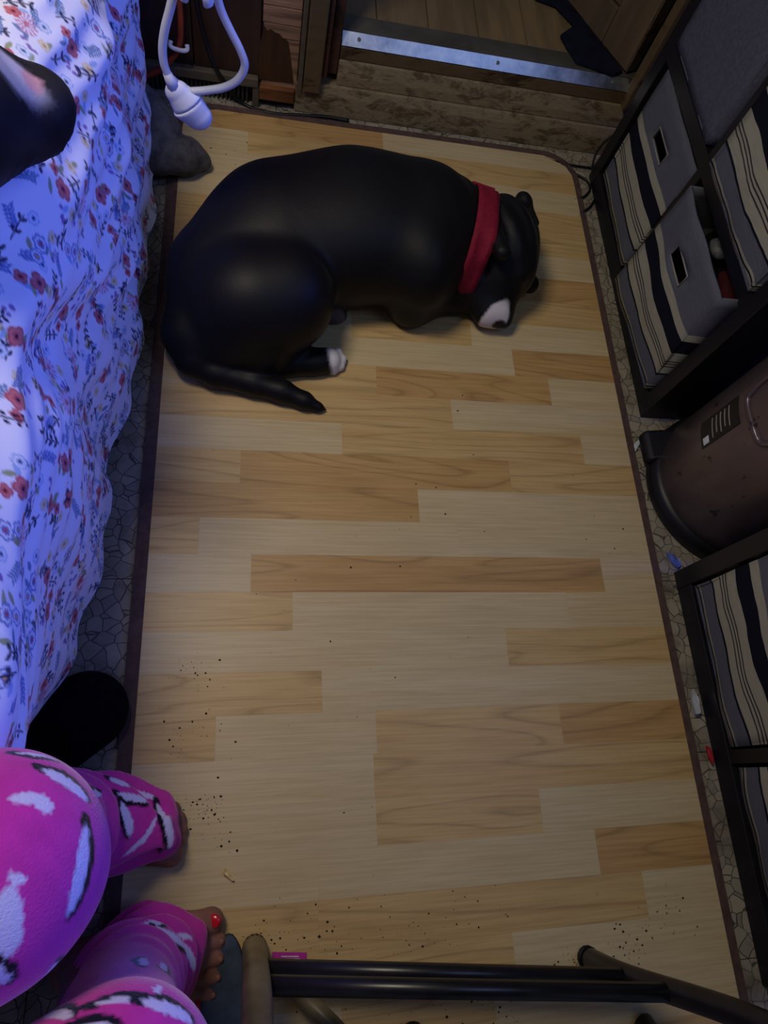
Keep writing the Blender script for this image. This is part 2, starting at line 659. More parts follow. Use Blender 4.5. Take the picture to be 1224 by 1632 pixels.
sill = profile('trim_2', 0.084, 0.90, [(1.408, 0.0), (1.413, 0.045), (1.420, 0.066), (1.50, 0.066), (1.50, 0.0)], M['sill'])
tag(sill, kind='structure')
profile('sill_board', 0.173, 0.862, [(1.423, 0.066), (1.424, 0.088), (1.432, 0.118), (1.50, 0.118), (1.50, 0.066)], M['sill'], sill)
profile('sill_board', 0.173, 0.862, [(1.434, 0.118), (1.435, 0.147), (1.50, 0.147), (1.50, 0.118)], M['jamb'], sill)
profile('metal_strip', 0.174, 0.860, [(1.4335, 0.148), (1.452, 0.1685), (1.4545, 0.1675), (1.440, 0.147)], M['alu'], sill, 0.0008)
profile('threshold_lip', 0.174, 0.860, [(1.4555, 0.155), (1.4555, 0.169), (1.500, 0.172), (1.503, 0.155)], M['lip'], sill, 0.002)
for x in (0.21, 0.52, 0.80):
    bm = bmesh.new()
    tube(bm, [Vector((x, 1.4445, 0.1585)), Vector((x, 1.4432, 0.1605))], 0.004, 10)
    obj('screw', bm, M['chrome'], sill)

# right door jamb
rj = bx('trim_3', 0.8385, 0.875, YW - 0.012, YW + 0.02, 0.118, 2.05, M['jamb'], None, 0.003)
tag(rj, kind='structure')
# porch floor beyond
porch = bx('floor_porch', -1.2, 2.2, 1.504, 4.2, 0.10, 0.155, M['black'])
tag(porch, kind='structure')
for k in range(24):
    x = -0.9 + k * 0.115
    bx('floor_board', x + 0.0008, x + 0.1142, 1.505, 4.19, 0.155, 0.168, M['porch'], porch, 0.001)
pw = bx('wall_porch', -1.2, 2.2, 4.2, 4.3, 0.1, 2.4, M['wall'])
tag(pw, kind='structure')

# open door leaf, hinged at right, seen from its inner face
hinge = Vector((0.822, 1.462, 0.176))
tip = Vector((0.640, 1.829, 0.176))
far = (tip - hinge)
far.z = 0
u = far.normalized()
nrm = Vector((u.y, -u.x, 0))  # +x side (thickness)
Wd = 0.74
hgt = 1.85
# normal facing the room side (-x)
door = thing('door_1', 'brown wooden door standing open into the porch', 'door', hinge)
door['kind'] = 'structure'
del door['category']
del door['label']


def dbox(name, s0, s1, t0, t1, z0, z1, mat, bevel=0.002, parent=door):
    bm = bmesh.new()
    pts = [hinge + u * s + nrm * tt for s, tt in ((s0, t0), (s1, t0), (s1, t1), (s0, t1))]
    prism(bm, [Vector((p.x, p.y, hinge.z + z0)) for p in pts], (0, 0, z1 - z0))
    return obj(name, bm, mat, parent, bevel=bevel)


dbox('stile', 0.0, 0.095, 0.0, 0.034, 0, hgt, M['door'])
dbox('stile', Wd - 0.095, Wd, 0.0, 0.034, 0, hgt, M['door'])
dbox('bottom_rail', 0.0965, Wd - 0.0965, 0.0, 0.034, 0, 0.075, M['door'])
dbox('top_rail', 0.0965, Wd - 0.0965, 0.0, 0.034, hgt - 0.1, hgt, M['door'])
dbox('panel', 0.0995, Wd - 0.0995, 0.005, 0.028, 0.078, hgt - 0.103, M['door'])
dbox('edge_strip', -0.004, 0.0, 0.002, 0.032, 0, hgt, M['door_edge'], 0.001)
for zz in (0.20, 1.6):
    hb = bmesh.new()
    p = hinge + u * -0.006 + nrm * 0.036
    tube(hb, [Vector((p.x, p.y, hinge.z + zz)), Vector((p.x, p.y, hinge.z + zz + 0.08))], 0.006, 10)
    obj('hinge', hb, M['chrome'], door, smooth=True)

# ================================================================== MAT
X0, X1, YB, YT = -0.153, 0.752, -0.475, 1.372
mat_t = thing('floor_mat', 'pale wood-print vinyl mat with brown bound edge, under the curled black dog', 'mat', (0.3, 0.45, 0.0))


def rrect(x0, x1, y0, y1, r, n=8):
    out = []
    for cx, cy, a0 in ((x1 - r, y1 - r, 0), (x0 + r, y1 - r, 90), (x0 + r, y0 + r, 180), (x1 - r, y0 + r, 270)):
        for k in range(n + 1):
            a = math.radians(a0 + 90 * k / n)
            out.append((cx + r * math.cos(a), cy + r * math.sin(a)))
    return out


bm = bmesh.new()
ro = rrect(X0 - 0.021, X1 + 0.016, YB - 0.02, YT + 0.018, 0.085)
ri = rrect(X0, X1, YB, YT, 0.068)
n = len(ro)
lay = []
for pts, z in ((ro, 0.0005), (ro, 0.0055), (ri, 0.0075), (ri, 0.0005)):
    lay.append([bm.verts.new((x, y, z)) for x, y in pts])
for a in range(4):
    b = (a + 1) % 4
    for i in range(n):
        j = (i + 1) % n
        bm.faces.new((lay[a][i], lay[a][j], lay[b][j], lay[b][i]))
obj('binding', bm, M['binding'], mat_t, bevel=0.0)
bm = bmesh.new()
rb = rrect(X0, X1, YB, YT, 0.068)
prism(bm, [Vector((x, y, 0.0006)) for x, y in rb], (0, 0, 0.0048))
obj('backing', bm, M['pl_tan'], mat_t)

RH = 0.0645


def corner_clip(y, left):
    """x limit of the rounded mat outline at height y"""
    r = 0.068
    d = 0.0
    if y > YT - r:
        q = y - (YT - r)
        d = r - math.sqrt(max(0, r * r - q * q))
    elif y < YB + r:
        q = (YB + r) - y
        d = r - math.sqrt(max(0, r * r - q * q))
    return X0 + d if left else X1 - d


L_, T_, D_ = 'pl_light', 'pl_tan', 'pl_dark'
rows = {  # row index from the seam at y=.351 going down: list of (right-end px, material) at row centre
    9: [(545, L_), (790, T_), (1300, L_)],
    10: [(470, T_), (900, L_), (1300, T_)], 11: [(620, L_), (1300, T_)], 12: [(380, T_), (980, L_), (1300, L_)],
    8: [(600, T_), (820, T_), (1300, L_)],
    7: [(508, T_), (1028, T_), (1300, L_)],
    6: [(508, L_), (952, L_), (1300, D_)],
    5: [(600, L_), (862, T_), (1300, L_)],
    4: [(596, L_), (1300, T_)],
    3: [(343, T_), (600, L_), (894, T_), (1300, D_)],
    2: [(513, T_), (1300, L_)],
    1: [(808, L_), (1300, T_)],
    0.5: [],
    0: [(400, L_), (960, D_), (1300, L_)],
    -1: [(317, T_), (730, L_), (1300, L_)],
    -2: [(667, D_), (1300, L_)],
    -3: [(383, T_), (813, D_), (1300, T_)],
    -4: [(545, L_), (928, T_), (1300, L_)],
    -5: [(262, L_), (720, T_), (1300, L_)],
    -6: [(317, L_), (600, T_), (876, D_), (1300, L_)],
    -7: [(430, T_), (818, L_), (1300, D_)],
    -8: [(560, L_), (750, T_), (1300, L_)],
    -9: [(420, T_), (1300, T_)], -10: [(350, L_), (1300, D_)], -11: [(500, T_), (1300, L_)], -12: [(380, T_), (1300, T_)],
    -13: [(450, L_), (1300, T_)], -14: [(330, T_), (1300, L_)], -15: [(395, L_), (1300, T_)], -16: [(610, D_), (1300, L_)],
    -17: [(613, D_), (1300, L_)],
}
# rows 1.. below the photo's second seam keep the same pitch
row_y = lambda k: 0.351 - RH * k
order = {}
for k in range(-16, 14):
    yt, yb = row_y(k), row_y(k) - RH
    yt, yb = min(yt, YT), max(yb, YB)
    if yt - yb < 0.004:
        continue
    # photo rows below k=0: k=1 (945-1005) uses tan/light pieces
    key = k - 1 if k >= 2 else k
    spec = {1: [(466, T_), (905, L_), (1300, L_)]}.get(k) or rows.get(key) or [(500, T_), (1300, L_)]
    ym = 0.5 * (yt + yb)
    xa = X0
    for pxr, mk in spec:
        # pixel of the strip end -> world x on the mat
        a_, b_ = 0.0, 0.0
        lo_, hi_ = -0.4, 1.2
        for _ in range(40):
            mid = 0.5 * (lo_ + hi_)
            cv = RX.T @ np.array((mid, ym, 0.006 - CH))
            if 612 + FPX * cv[0] / -cv[2] < pxr:
                lo_ = mid
            else:
                hi_ = mid
        xb = min(lo_, X1)
        if xb - xa < 0.01:
            continue
        g = 0.00004
        bmp = bmesh.new()
        la, lb = corner_clip(yt - g, True), corner_clip(yb + g, True)
        ra, rb_ = corner_clip(yt - g, False), corner_clip(yb + g, False)
        poly = [(max(xa, lb) + g, yb + g), (min(xb, rb_) - g, yb + g)]
        if rb_ != ra and xb > ra:
            poly.append((corner_clip(ym, False) - g, ym))
        poly += [(min(xb, ra) - g, yt - g), (max(xa, la) + g, yt - g)]
        if la != lb and xa < la:
            poly.append((corner_clip(ym, True) + g, ym))
        cx, cy = 0.5 * (xa + xb), ym
        prism(bmp, [Vector((x - cx, y - cy, 0.0)) for x, y in poly], (0, 0, 0.0012))
        me = bpy.data.meshes.new('plank')
        bmesh.ops.recalc_face_normals(bmp, faces=bmp.faces)
        bmp.to_mesh(me)
        bmp.free()
        me.materials.append(M[mk])
        o = bpy.data.objects.new('plank', me)
        COL.objects.link(o)
        o.parent = mat_t
        o.location = Vector((cx, cy, 0.0054)) - mat_t.location
        xa = xb
MZ = 0.0066
# ================================================================== SHELVES AND BINS
def shelf(name, label, y0, y1, x0=0.80, depth=0.31, top=0.67, mid=0.33):
    s = thing(name, label, 'shelf', (x0, 0.5 * (y0 + y1), 0.0))
    p = 0.034
    x1 = x0 + depth
    bx('side_panel', x0, x1, y1 - p, y1, 0, top, M['black'], s, 0.0015)
    bx('side_panel', x0, x1, y0, y0 + p, 0, top, M['black'], s, 0.0015)
    ym = 0.5 * (y0 + y1)
    bx('divider', x0 + 0.001, x1, ym - 0.011, ym + 0.011, 0.0402, mid - 0.0152, M['black'], s, 0.001)
    bx('divider', x0 + 0.001, x1, ym - 0.011, ym + 0.011, mid + 0.0152, top - 0.0342, M['black'], s, 0.001)
    for z0, z1 in ((0.0, 0.04), (mid - 0.015, mid + 0.015), (top - 0.034, top)):
        bx('shelf_board', x0 + 0.0005, x1, y0 + p + 0.0002, y1 - p - 0.0002, z0, z1, M['black'], s, 0.001)
    bx('back_panel', x1 + 0.0005, x1 + 0.006, y0, y1, 0, top, M['black'], s)
    return s


shelf('cube_shelf', 'black cube shelf nearest the doorway, holding striped fabric bins', 0.662, 1.332)
shelf('cube_shelf', 'black cube shelf in the lower right corner, south of the brown trash can', -0.337, 0.327)


def stripe_mat(name, wob, seed):
    t = NT(name, 0.92, 0.1)
    uv = t.n('ShaderNodeUVMap')
    sp = t.n('ShaderNodeSeparateXYZ')
    t.l(uv.outputs[0], sp.inputs[0])
    oc = t.coord()
    nz = t.noise(oc, 9.0, 2)
    ma = t.n('ShaderNodeMath', operation='MULTIPLY_ADD')
    ma.inputs[1].default_value = wob
    ma.inputs[2].default_value = -wob * 0.5
    t.l(nz, ma.inputs[0])
    ad = t.n('ShaderNodeMath', operation='ADD')
    t.l(sp.outputs[1], ad.inputs[0])
    t.l(ma.outputs[0], ad.inputs[1])
    cr, gy, bk, dk = (166, 166, 150), (98, 102, 114), (22, 25, 40), (62, 60, 66)
    st = [(0.0, cr), (0.022, bk), (0.034, cr), (0.052, gy), (0.178, bk), (0.196, cr), (0.272, dk), (0.284, cr), (0.302, dk),
          (0.314, cr), (0.330, dk), (0.342, cr), (0.437, bk), (0.567, cr), (0.637, gy)]
    c = t.ramp(ad.outputs[0], st, const=True)
    lin_n = t.noise(t.coord((1, 1, 14)), 30.0, 3)
    c = t.mix(0.25, c, t.ramp(lin_n, [(0.3, (40, 40, 46)), (0.7, (170, 170, 172))]), 'OVERLAY')
    t.base(c)
    t.bump(lin_n, 0.0008, 0.5)
    return t.m


M['stripe'] = stripe_mat('striped_canvas', 0.012, 1)
M['stripe_wavy'] = stripe_mat('striped_canvas_creased', 0.07, 2)


def panel_grid(name, c, n_u, n_v, mat, parent, thick, bulge=0.0, hole=None, vflip=False, inward=1.0, seed=0):
    """c: 4 corners BL, BR, TR, TL ; hole (u0,u1,v0,v1)"""
    c = [Vector(p) for p in c]
    nrm = (c[1] - c[0]).cross(c[3] - c[0]).normalized()
    us = [i / n_u for i in range(n_u + 1)]
    vs = [i / n_v for i in range(n_v + 1)]
    if hole:
        us = sorted(set([u for u in us if not (hole[0] - 0.02 < u < hole[1] + 0.02)] + [hole[0], hole[1]] + [hole[0] + (hole[1] - hole[0]) * k / 3 for k in (1, 2)]))
        vs = sorted(set([v for v in vs if not (hole[2] - 0.02 < v < hole[3] + 0.02)] + [hole[2], hole[3]]))
    bm = bmesh.new()
    uvl = bm.loops.layers.uv.new('UVMap')
    r = random.Random(seed)
    ph = [r.uniform(0, 6) for _ in range(4)]
    grid = []
    for v in vs:
        row = []
        for u in us:
            p = (c[0] * (1 - u) + c[1] * u) * (1 - v) + (c[3] * (1 - u) + c[2] * u) * v
            b = bulge * (math.sin(math.pi * u) * math.sin(math.pi * v) + 0.22 * math.sin(5 * u + ph[0]) * math.sin(7 * v + ph[1]) + 0.15 * math.sin(13 * u + 6 * v + ph[2]))
            row.append(bm.verts.new(p + nrm * b))
        grid.append(row)
    for j in range(len(vs) - 1):
        for i in range(len(us) - 1):
            if hole and hole[0] - 1e-6 <= us[i] and us[i + 1] <= hole[1] + 1e-6 and hole[2] - 1e-6 <= vs[j] and vs[j + 1] <= hole[3] + 1e-6:
                continue
            f = bm.faces.new((grid[j][i], grid[j][i + 1], grid[j + 1][i + 1], grid[j + 1][i]))
            for lp, (a, b_) in zip(f.loops, ((i, j), (i + 1, j), (i + 1, j + 1), (i, j + 1))):
                lp[uvl].uv = (us[a], vs[b_])
    me = bpy.data.meshes.new(name)
    bm.to_mesh(me)
    bm.free()
    me.polygons.foreach_set('use_smooth', [True] * len(me.polygons))
    o = link(name, me, mat, parent)
    md = o.modifiers.new('thickness', 'SOLIDIFY')
    md.thickness = thick
    md.offset = -inward
    return o, grid


def fabric_bin(label, BL, BR, TR, TL, depth, mat, hole=True, bulge=0.006, seed=0, lean=0.0):
    BL, BR, TR, TL = [Vector(p) for p in (BL, BR, TR, TL)]
    ctr = (BL + BR) * 0.5 + Vector((depth * 0.5, 0, 0))
    b = thing('fabric_bin', label, 'bin', ctr, 'striped fabric bins in the cube shelves' if mat is not M['greybin'] else None)
    D = Vector((depth, 0, 0))
    tk = 0.004
    xb = BL.x + depth
    bBL, bBR, bTR, bTL = [Vector((xb, p.y, p.z)) for p in (BL, BR, TR, TL)]
    hl = (0.36, 0.64, 0.70, 0.80) if hole else None
    # seen from -x the panel's right is south; order so that the normal points to -x
    o, g = panel_grid('front_panel', (BL, BR, TR, TL), 14, 14, mat, b, tk, bulge, hl, seed=seed)
    panel_grid('side_panel', (BR, bBR, bTR, TR), 8, 14, mat, b, tk, bulge * 0.3, None, seed=seed + 1)
    panel_grid('side_panel', (bBL, BL, TL, bTL), 8, 14, mat, b, tk, bulge * 0.3, None, seed=seed + 2)
    panel_grid('back_panel', (bBR, bBL, bTL, bTR), 6, 14, mat, b, tk, 0, None, seed=seed + 3)
    panel_grid('base_panel', (BR, BL, bBL, bBR), 4, 4, M['greybin'], b, tk, 0)
    if hole:
        # metal eyelet frame of the hand hole
        def fp(u, v):
            p = (BL * (1 - u) + BR * u) * (1 - v) + (TL * (1 - u) + TR * u) * v
            return p
        n = (BR - BL).cross(TL - BL).normalized()
        pts = [fp(u, v) + n * bulge * (math.sin(math.pi * u) * math.sin(math.pi * v) * 0.9) + n * 0.001 for u, v in ((hl[0], hl[2]), (hl[1], hl[2]), (hl[1], hl[3]), (hl[0], hl[3]), (hl[0], hl[2]))]
        tb('hole_rim', pts, 0.0016, M['binding_pale'], b, 6)
    return b


M['binding_pale'] = simple('pale_webbing', (150, 148, 142), 0.8, 0.2, var=0.1)
fabric_bin('striped fabric bin in the lower cubby beside the doorway sill', (0.806, 1.288, 0.046), (0.800, 1.018, 0.046), (0.803, 1.010, 0.308), (0.808, 1.285, 0.306), 0.28, M['stripe'], seed=3)
bin2 = fabric_bin('striped fabric bin pulled forward and sagging open beside the brown trash can', (0.776, 0.978, 0.047), (0.788, 0.703, 0.048), (0.763, 0.706, 0.318), (0.786, 0.976, 0.303), 0.27, M['stripe'], bulge=0.012, seed=5)
fabric_bin('plain dark grey fabric bin on the upper shelf by the open door', (0.799, 1.293, 0.350), (0.796, 1.026, 0.350), (0.796, 1.026, 0.62), (0.799, 1.293, 0.62), 0.28, M['greybin'], hole=False, bulge=0.004, seed=8)
fabric_bin('striped fabric bin on the upper shelf above the sagging open bin', (0.793, 0.982, 0.3475), (0.793, 0.702, 0.3475), (0.796, 0.702, 0.60), (0.796, 0.982, 0.60), 0.28, M['stripe_wavy'], hole=False, bulge=0.010, seed=11)
fabric_bin('creased striped fabric bin in the lower right shelf, first cubby south of the trash can', (0.806, 0.288, 0.043), (0.806, 0.010, 0.043), (0.803, 0.012, 0.305), (0.803, 0.286, 0.300), 0.28, M['stripe_wavy'], hole=False, bulge=0.010, seed=14)
fabric_bin('crumpled striped fabric bin in the lower right shelf, cubby at the photo edge', (0.812, -0.022, 0.043), (0.812, -0.297, 0.043), (0.806, -0.295, 0.305), (0.806, -0.024, 0.300), 0.27, M['stripe_wavy'], hole=False, bulge=0.014, seed=17)
# things inside the open bin
def blob(name, label, cat, c, r, mat, seed, amp=0.25, h=0.004):
    def f(G):
        d = sd_ell(G, c, r)
        return d + amp * min(r) * (np.sin(G[0] * 90 + seed) * np.sin(G[1] * 80 + 2 * seed) * np.sin(G[2] * 85 + seed))
    lo = [c[i] - r[i] * 1.4 for i in range(3)]
    hi = [c[i] + r[i] * 1.4 for i in range(3)]
    return tag(sdf_obj(name, f, lo, hi, h, mat), label, cat)


M['darkred'] = simple('dark_red_cloth', (64, 12, 22), 0.8, 0.2, var=0.3)
t = NT('clear_plastic', 0.15, 0.5)
t.b.inputs['Transmission Weight'].default_value = 0.85
t.base((200, 205, 215))
t.bump(t.noise(t.coord(), 120, 3), 0.003, 1.0)
M['clear'] = t.m
blob('cloth_bundle', 'dark cloth bundle inside the open striped bin', 'cloth', (0.90, 0.86, 0.16), (0.085, 0.11, 0.10), M['black_fabric'], 1)
blob('red_garment', 'crumpled red item inside the open striped bin', 'cloth', (0.845, 0.785, 0.262), (0.022, 0.035, 0.016), M['darkred'], 2, h=0.0025)
blob('plastic_bag', 'small clear crinkled plastic bag in the open striped bin', 'bag', (0.838, 0.865, 0.272), (0.018, 0.022, 0.012), M['clear'], 4, 0.5, h=0.0022)

# ================================================================== TRASH CAN
TC = Vector((0.942, 0.498, 0.0))
TR_ = 0.160
t = NT('brown_metal_can', 0.33, 0.5, 0.55)
v = t.coord()
n1 = t.noise(t.coord((1, 1, 0.5)), 9, 4)
c = t.ramp(n1, [(0.3, (84, 74, 78)), (0.7, (116, 104, 108))])
n2 = t.noise(v, 46, 2)
c = t.mix(t.ramp(n2, [(0.65, (0, 0, 0, 1)), (0.70, (0.8, 0.8, 0.8, 1))]), c, (44, 34, 34))
t.base(c)
M['can'] = t.m
can = thing('trash_can', 'round brown metal pedal trash can with black base between the two shelves', 'trash can', TC)


def lathe(name, prof, c, mat, parent, n=64, a0=0.0, a1=2 * math.pi):
    bm = bmesh.new()
    full = abs(a1 - a0 - 2 * math.pi) < 1e-6
    m = n if full else n + 1
    R = [[bm.verts.new((c.x + r * math.cos(a0 + (a1 - a0) * k / n), c.y + r * math.sin(a0 + (a1 - a0) * k / n), z)) for k in range(m)] for r, z in prof]
    for i in range(len(prof) - 1):
        for k in range(n):
            k2 = (k + 1) % m
            bm.faces.new((R[i][k], R[i][k2], R[i + 1][k2], R[i + 1][k]))
    return obj(name, bm, mat, parent, smooth=True)


lathe('base_ring', [(0.001, 0.001), (TR_ + 0.001, 0.001), (TR_ + 0.004, 0.006), (TR_ + 0.003, 0.030), (TR_ - 0.004, 0.040), (TR_ - 0.010, 0.041)], TC, M['black'], can)
lathe('can_body', [(TR_ - 0.008, 0.040), (TR_ - 0.006, 0.044), (TR_ - 0.010, 0.30), (TR_ - 0.014, 0.60)], TC, M['can'], can)
lathe('lid', [(TR_ - 0.010, 0.602), (TR_ - 0.006, 0.606), (TR_ - 0.006, 0.625), (0.12, 0.645), (0.002, 0.652)], TC, M['black'], can)


def cyl(px, py, r):
    d = ray(px, py)
    o = np.array((0, 0, CH)) - np.array(TC)
    a = d[0] ** 2 + d[1] ** 2
    b = 2 * (o[0] * d[0] + o[1] * d[1])
    cc = o[0] ** 2 + o[1] ** 2 - r * r
    s = (-b - math.sqrt(max(0, b * b - 4 * a * cc))) / (2 * a)
    p = o + d * s + np.array(TC)
    return math.atan2(p[1] - TC.y, p[0] - TC.x) % (2 * math.pi), p[2]


def patch(name, a0, a1, z0, z1, r, mat, parent, thick=0.0008):
    bm = bmesh.new()
    n = 10
    ins = [[bm.verts.new((TC.x + rr * math.cos(a0 + (a1 - a0) * k / n), TC.y + rr * math.sin(a0 + (a1 - a0) * k / n), z)) for k in range(n + 1)] for rr, z in ((r, z0), (r, z1), (r + thick, z1), (r + thick, z0))]
    for i in range(4):
        for k in range(n):
            bm.faces.new((ins[i][k], ins[i][k + 1], ins[(i + 1) % 4][k + 1], ins[(i + 1) % 4][k]))
    bm.faces.new([ins[i][0] for i in range(4)])
    bm.faces.new([ins[i][n] for i in range(4)][::-1])
    return obj(name, bm, mat, parent, smooth=False)


RB = TR_ - 0.0085
aL, zL = cyl(1126, 684, RB)
aT, zT = cyl(1121, 640, RB)
aR, zR = cyl(1170, 655, RB)
a_lo, a_hi = min(aT, aR), max(aT, aL)
z_lo = min(zL, zR)
LBL = (aL, zL)
amid, zc = cyl(1145, 640, RB)
lab = patch('label', 2.74, 3.10, 0.165, 0.262, RB, M['black'], can)
SKIP = 0
patch('barcode_box', 2.98, 3.07, 0.171, 0.186, RB + 0.0009, M['paper'], lab, 0.0004)
for k in range(5):
    patch('text_line', 2.79, 3.05 - 0.03 * (k % 2), 0.196 + k * 0.011, 0.1985 + k * 0.011, RB + 0.0009, M['binding_pale'], lab, 0.0003)
# recessed hand grip frame on the front
def cpt(a, z, r):
    return Vector((TC.x + r * math.cos(a), TC.y + r * math.sin(a), z))


gp = []
for a, z in ((2.80, 0.52), (2.80, 0.34), (2.84, 0.30), (2.92, 0.285), (3.25, 0.285), (3.40, 0.285), (3.48, 0.30), (3.52, 0.34), (3.52, 0.52)):
    gp.append(cpt(a, z, RB - 0.0005))
tb('grip_frame', catmull(gp, 5), 0.005, M['can'], can, 8)
# pedal
pd = bmesh.new()
p0 = W(1016, 735, 0.02)
box(pd, 0.775, 0.842, 0.545, 0.612, 0.010, 0.052)
for vv in pd.verts:
    if vv.co.z > 0.03 and vv.co.x < 0.80:
        vv.co.z -= 0.014
ped = obj('pedal', pd, M['black'], can, bevel=0.008, seg=3)
pd = bmesh.new()
box(pd, 0.778, 0.800, 0.555, 0.602, 0.036, 0.0375)
o = obj('pedal_pad', pd, M['slate'], ped)

# ================================================================== BED + SHEET
bed = thing('bed', 'bed along the left side hidden under the floral sheet', 'bed', (-0.75, 0.85, 0))
bx('bed_base', -1.60, -0.34, -0.45, 1.38, 0.02, 0.26, M['bedbase'], bed, 0.01)
bx('mattress', -1.60, -0.30, -0.45, 1.38, 0.262, 0.50, M['mattress'], bed, 0.04)

# sheet as a grid: v along the bed, u from bed top over the edge to the hem
dv = 0.0017
vs = np.concatenate([np.arange(-0.40, 0.0, 0.01), np.arange(0.0, 1.40, dv)])
us_top = np.concatenate([np.linspace(-0.80, -0.16, 24)[:-1], np.arange(-0.16, 0.60, dv)])
hemy = np.array([-0.5, 0.0, 0.057, 0.104, 0.18, 0.29, 0.35, 0.41, 0.445, 0.473, 0.54, 0.62, 0.685, 0.857, 1.0, 1.097, 1.22, 1.348, 1.50])
hemx = np.array([-0.34, -0.33, -0.299, -0.270, -0.239, -0.221, -0.212, -0.208, -0.216, -0.226, -0.206, -0.196, -0.188, -0.190, -0.187, -0.187, -0.20, -0.224, -0.25])
VV, UU = np.meshgrid(vs, us_top, indexing='ij')
hx = np.interp(VV, hemy, hemx)
hx = hx + 0.006 * np.sin(VV * 43 + 1.0)
xe = -0.196 + 0.012 * np.sin(VV * 9 + 0.6) + 0.006 * np.sin(VV * 23)
zt = 0.555 + 0.008 * np.sin(VV * 11) * np.cos(UU * 9)
rE = 0.095
arc = rE * math.pi / 2
X = np.where(UU < 0, xe - rE + UU, 0)
Z = np.where(UU < 0, zt + 0.006 * np.sin(UU * 30 + VV * 14), 0)
th = np.clip(UU / rE, 0, math.pi / 2)
inarc = (UU >= 0) & (UU < arc)
X = np.where(inarc, xe - rE + rE * np.sin(th), X)
Z = np.where(inarc, zt - rE + rE * np.cos(th), Z)
dn = np.clip((UU - arc) / (0.60 - arc), 0, 1)
hemz = 0.035
hang = UU >= arc
xh = xe + (hx - xe) * (dn ** 1.3)
X = np.where(hang, xh, X)
Z = np.where(hang, (zt - rE) * (1 - dn) + hemz * dn, Z)
# folds
ff = np.clip(UU / 0.10 + 0.3, 0, 1)
taper = 1 - 0.75 * np.clip((dn - 0.80) / 0.20, 0, 1)
lw_ = 0.35 * np.sin(VV * 5.1 + 0.7) + 0.18 * np.sin(VV * 13 + 2)
f1 = np.sin((UU * 1.0 + 0.05 * lw_) * 2 * math.pi / 0.125 + 0.6)
fold = 0.0085 * f1 * (0.7 + 0.3 * np.sin(VV * 6 + UU * 8)) + 0.003 * np.sin(UU * 128 + 9 * np.sin(VV * 4.3) + VV * 8) + 0.0015 * np.sin(VV * 61 + UU * 22)
# sweeping diagonal folds where the sheet is caught up
dg = np.exp(-((VV - 0.50) / 0.15) ** 2)
s1 = VV * 0.80 - UU * 0.60 + 0.012 * np.sin(UU * 17)
s0 = VV - UU * 1.0 + 0.012 * np.sin(UU * 14)
rg = lambda c, w, a: a * np.exp(-((s0 - c) / w) ** 2)
fold = fold * (1 - 0.75 * dg) + np.exp(-((VV - 0.52) / 0.24) ** 2) * (rg(0.36, 0.050, 0.014) - rg(0.26, 0.05, 0.009) + rg(0.15, 0.05, 0.009) + rg(0.52, 0.055, 0.008))
lo_y = np.clip((0.36 - VV) / 0.15, 0, 1)
fold = fold * (1 - 0.55 * lo_y)
X = X + ff * taper * (fold - 0.010) * np.where(UU > -0.02, 1, 0.25) + np.where(hang, 0.016 * np.sin(VV * 15 + 2.2) * dn * (1 - dn) * 2, 0)
Z = Z + np.where(UU < 0.02, 0.3 * fold * np.clip((UU + 0.16) / 0.16, 0, 1), 0)
Y = VV + 0.006 * np.sin(UU * 40 + VV * 18) * ff
Xs = np.stack([X, Y, Z], -1)

# printed flowers, painted per vertex
Hh, Ww = VV.shape
colr = np.tile(lin((224, 225, 236)), (Hh, Ww, 1)).astype(np.float32)


def stamp(cv, cu, R, fn):
    """fn(dx,dy)-> list of (mask,color); local coords in metres"""
    i0, i1 = np.searchsorted(vs, [cv - R, cv + R])
    j0, j1 = np.searchsorted(us_top, [cu - R, cu + R])
    if i1 <= i0 or j1 <= j0 or cv - R < 0 - R:
        return
    dx = VV[i0:i1, j0:j1] - cv
    dy = UU[i0:i1, j0:j1] - cu
    for mk, c in fn(dx, dy):
        sub = colr[i0:i1, j0:j1]
        a = np.clip(mk, 0, 1)[..., None] * 0.95
        colr[i0:i1, j0:j1] = sub * (1 - a) + np.array(lin(c), np.float32) * a


def sm(x, w=0.0012):
    return np.clip(0.5 - x / w, 0, 1)


def flower(R, petals, c1, c2, c3, rot, depth=0.25, core=0.28):
    R = R * 0.88
    def fn(dx, dy):
        r = np.hypot(dx, dy)
        a = np.arctan2(dy, dx) + rot
        rim = R * (1 - depth + depth * np.abs(np.cos(a * petals / 2)) ** 0.7)
        out = [(sm(r - rim), c1)]
        if c2:
            out.append((sm(np.abs(r - rim * 0.62) - R * 0.13), c2))
        out.append((sm(r - R * core), c3))
        return out
    return fn


def daisy(R, n, c1, c3, rot):
    def fn(dx, dy):
        r = np.hypot(dx, dy)
        a = np.arctan2(dy, dx) + rot
        ray_ = (np.cos(a * n) > -0.2) * 1.0
        return [(sm(r - R) * ray_, c1), (sm(r - R * 0.25), c3)]
    return fn


def leaf(L, Wd_, rot, c):
    cs, sn = math.cos(rot), math.sin(rot)

    def fn(dx, dy):
        a = dx * cs + dy * sn
        b = -dx * sn + dy * cs
        q = 1 - (2 * a / L) ** 2
        return [(sm(np.abs(b) - Wd_ * 0.5 * np.clip(q, 0, 1)) * (q > 0), c)]
    return fn


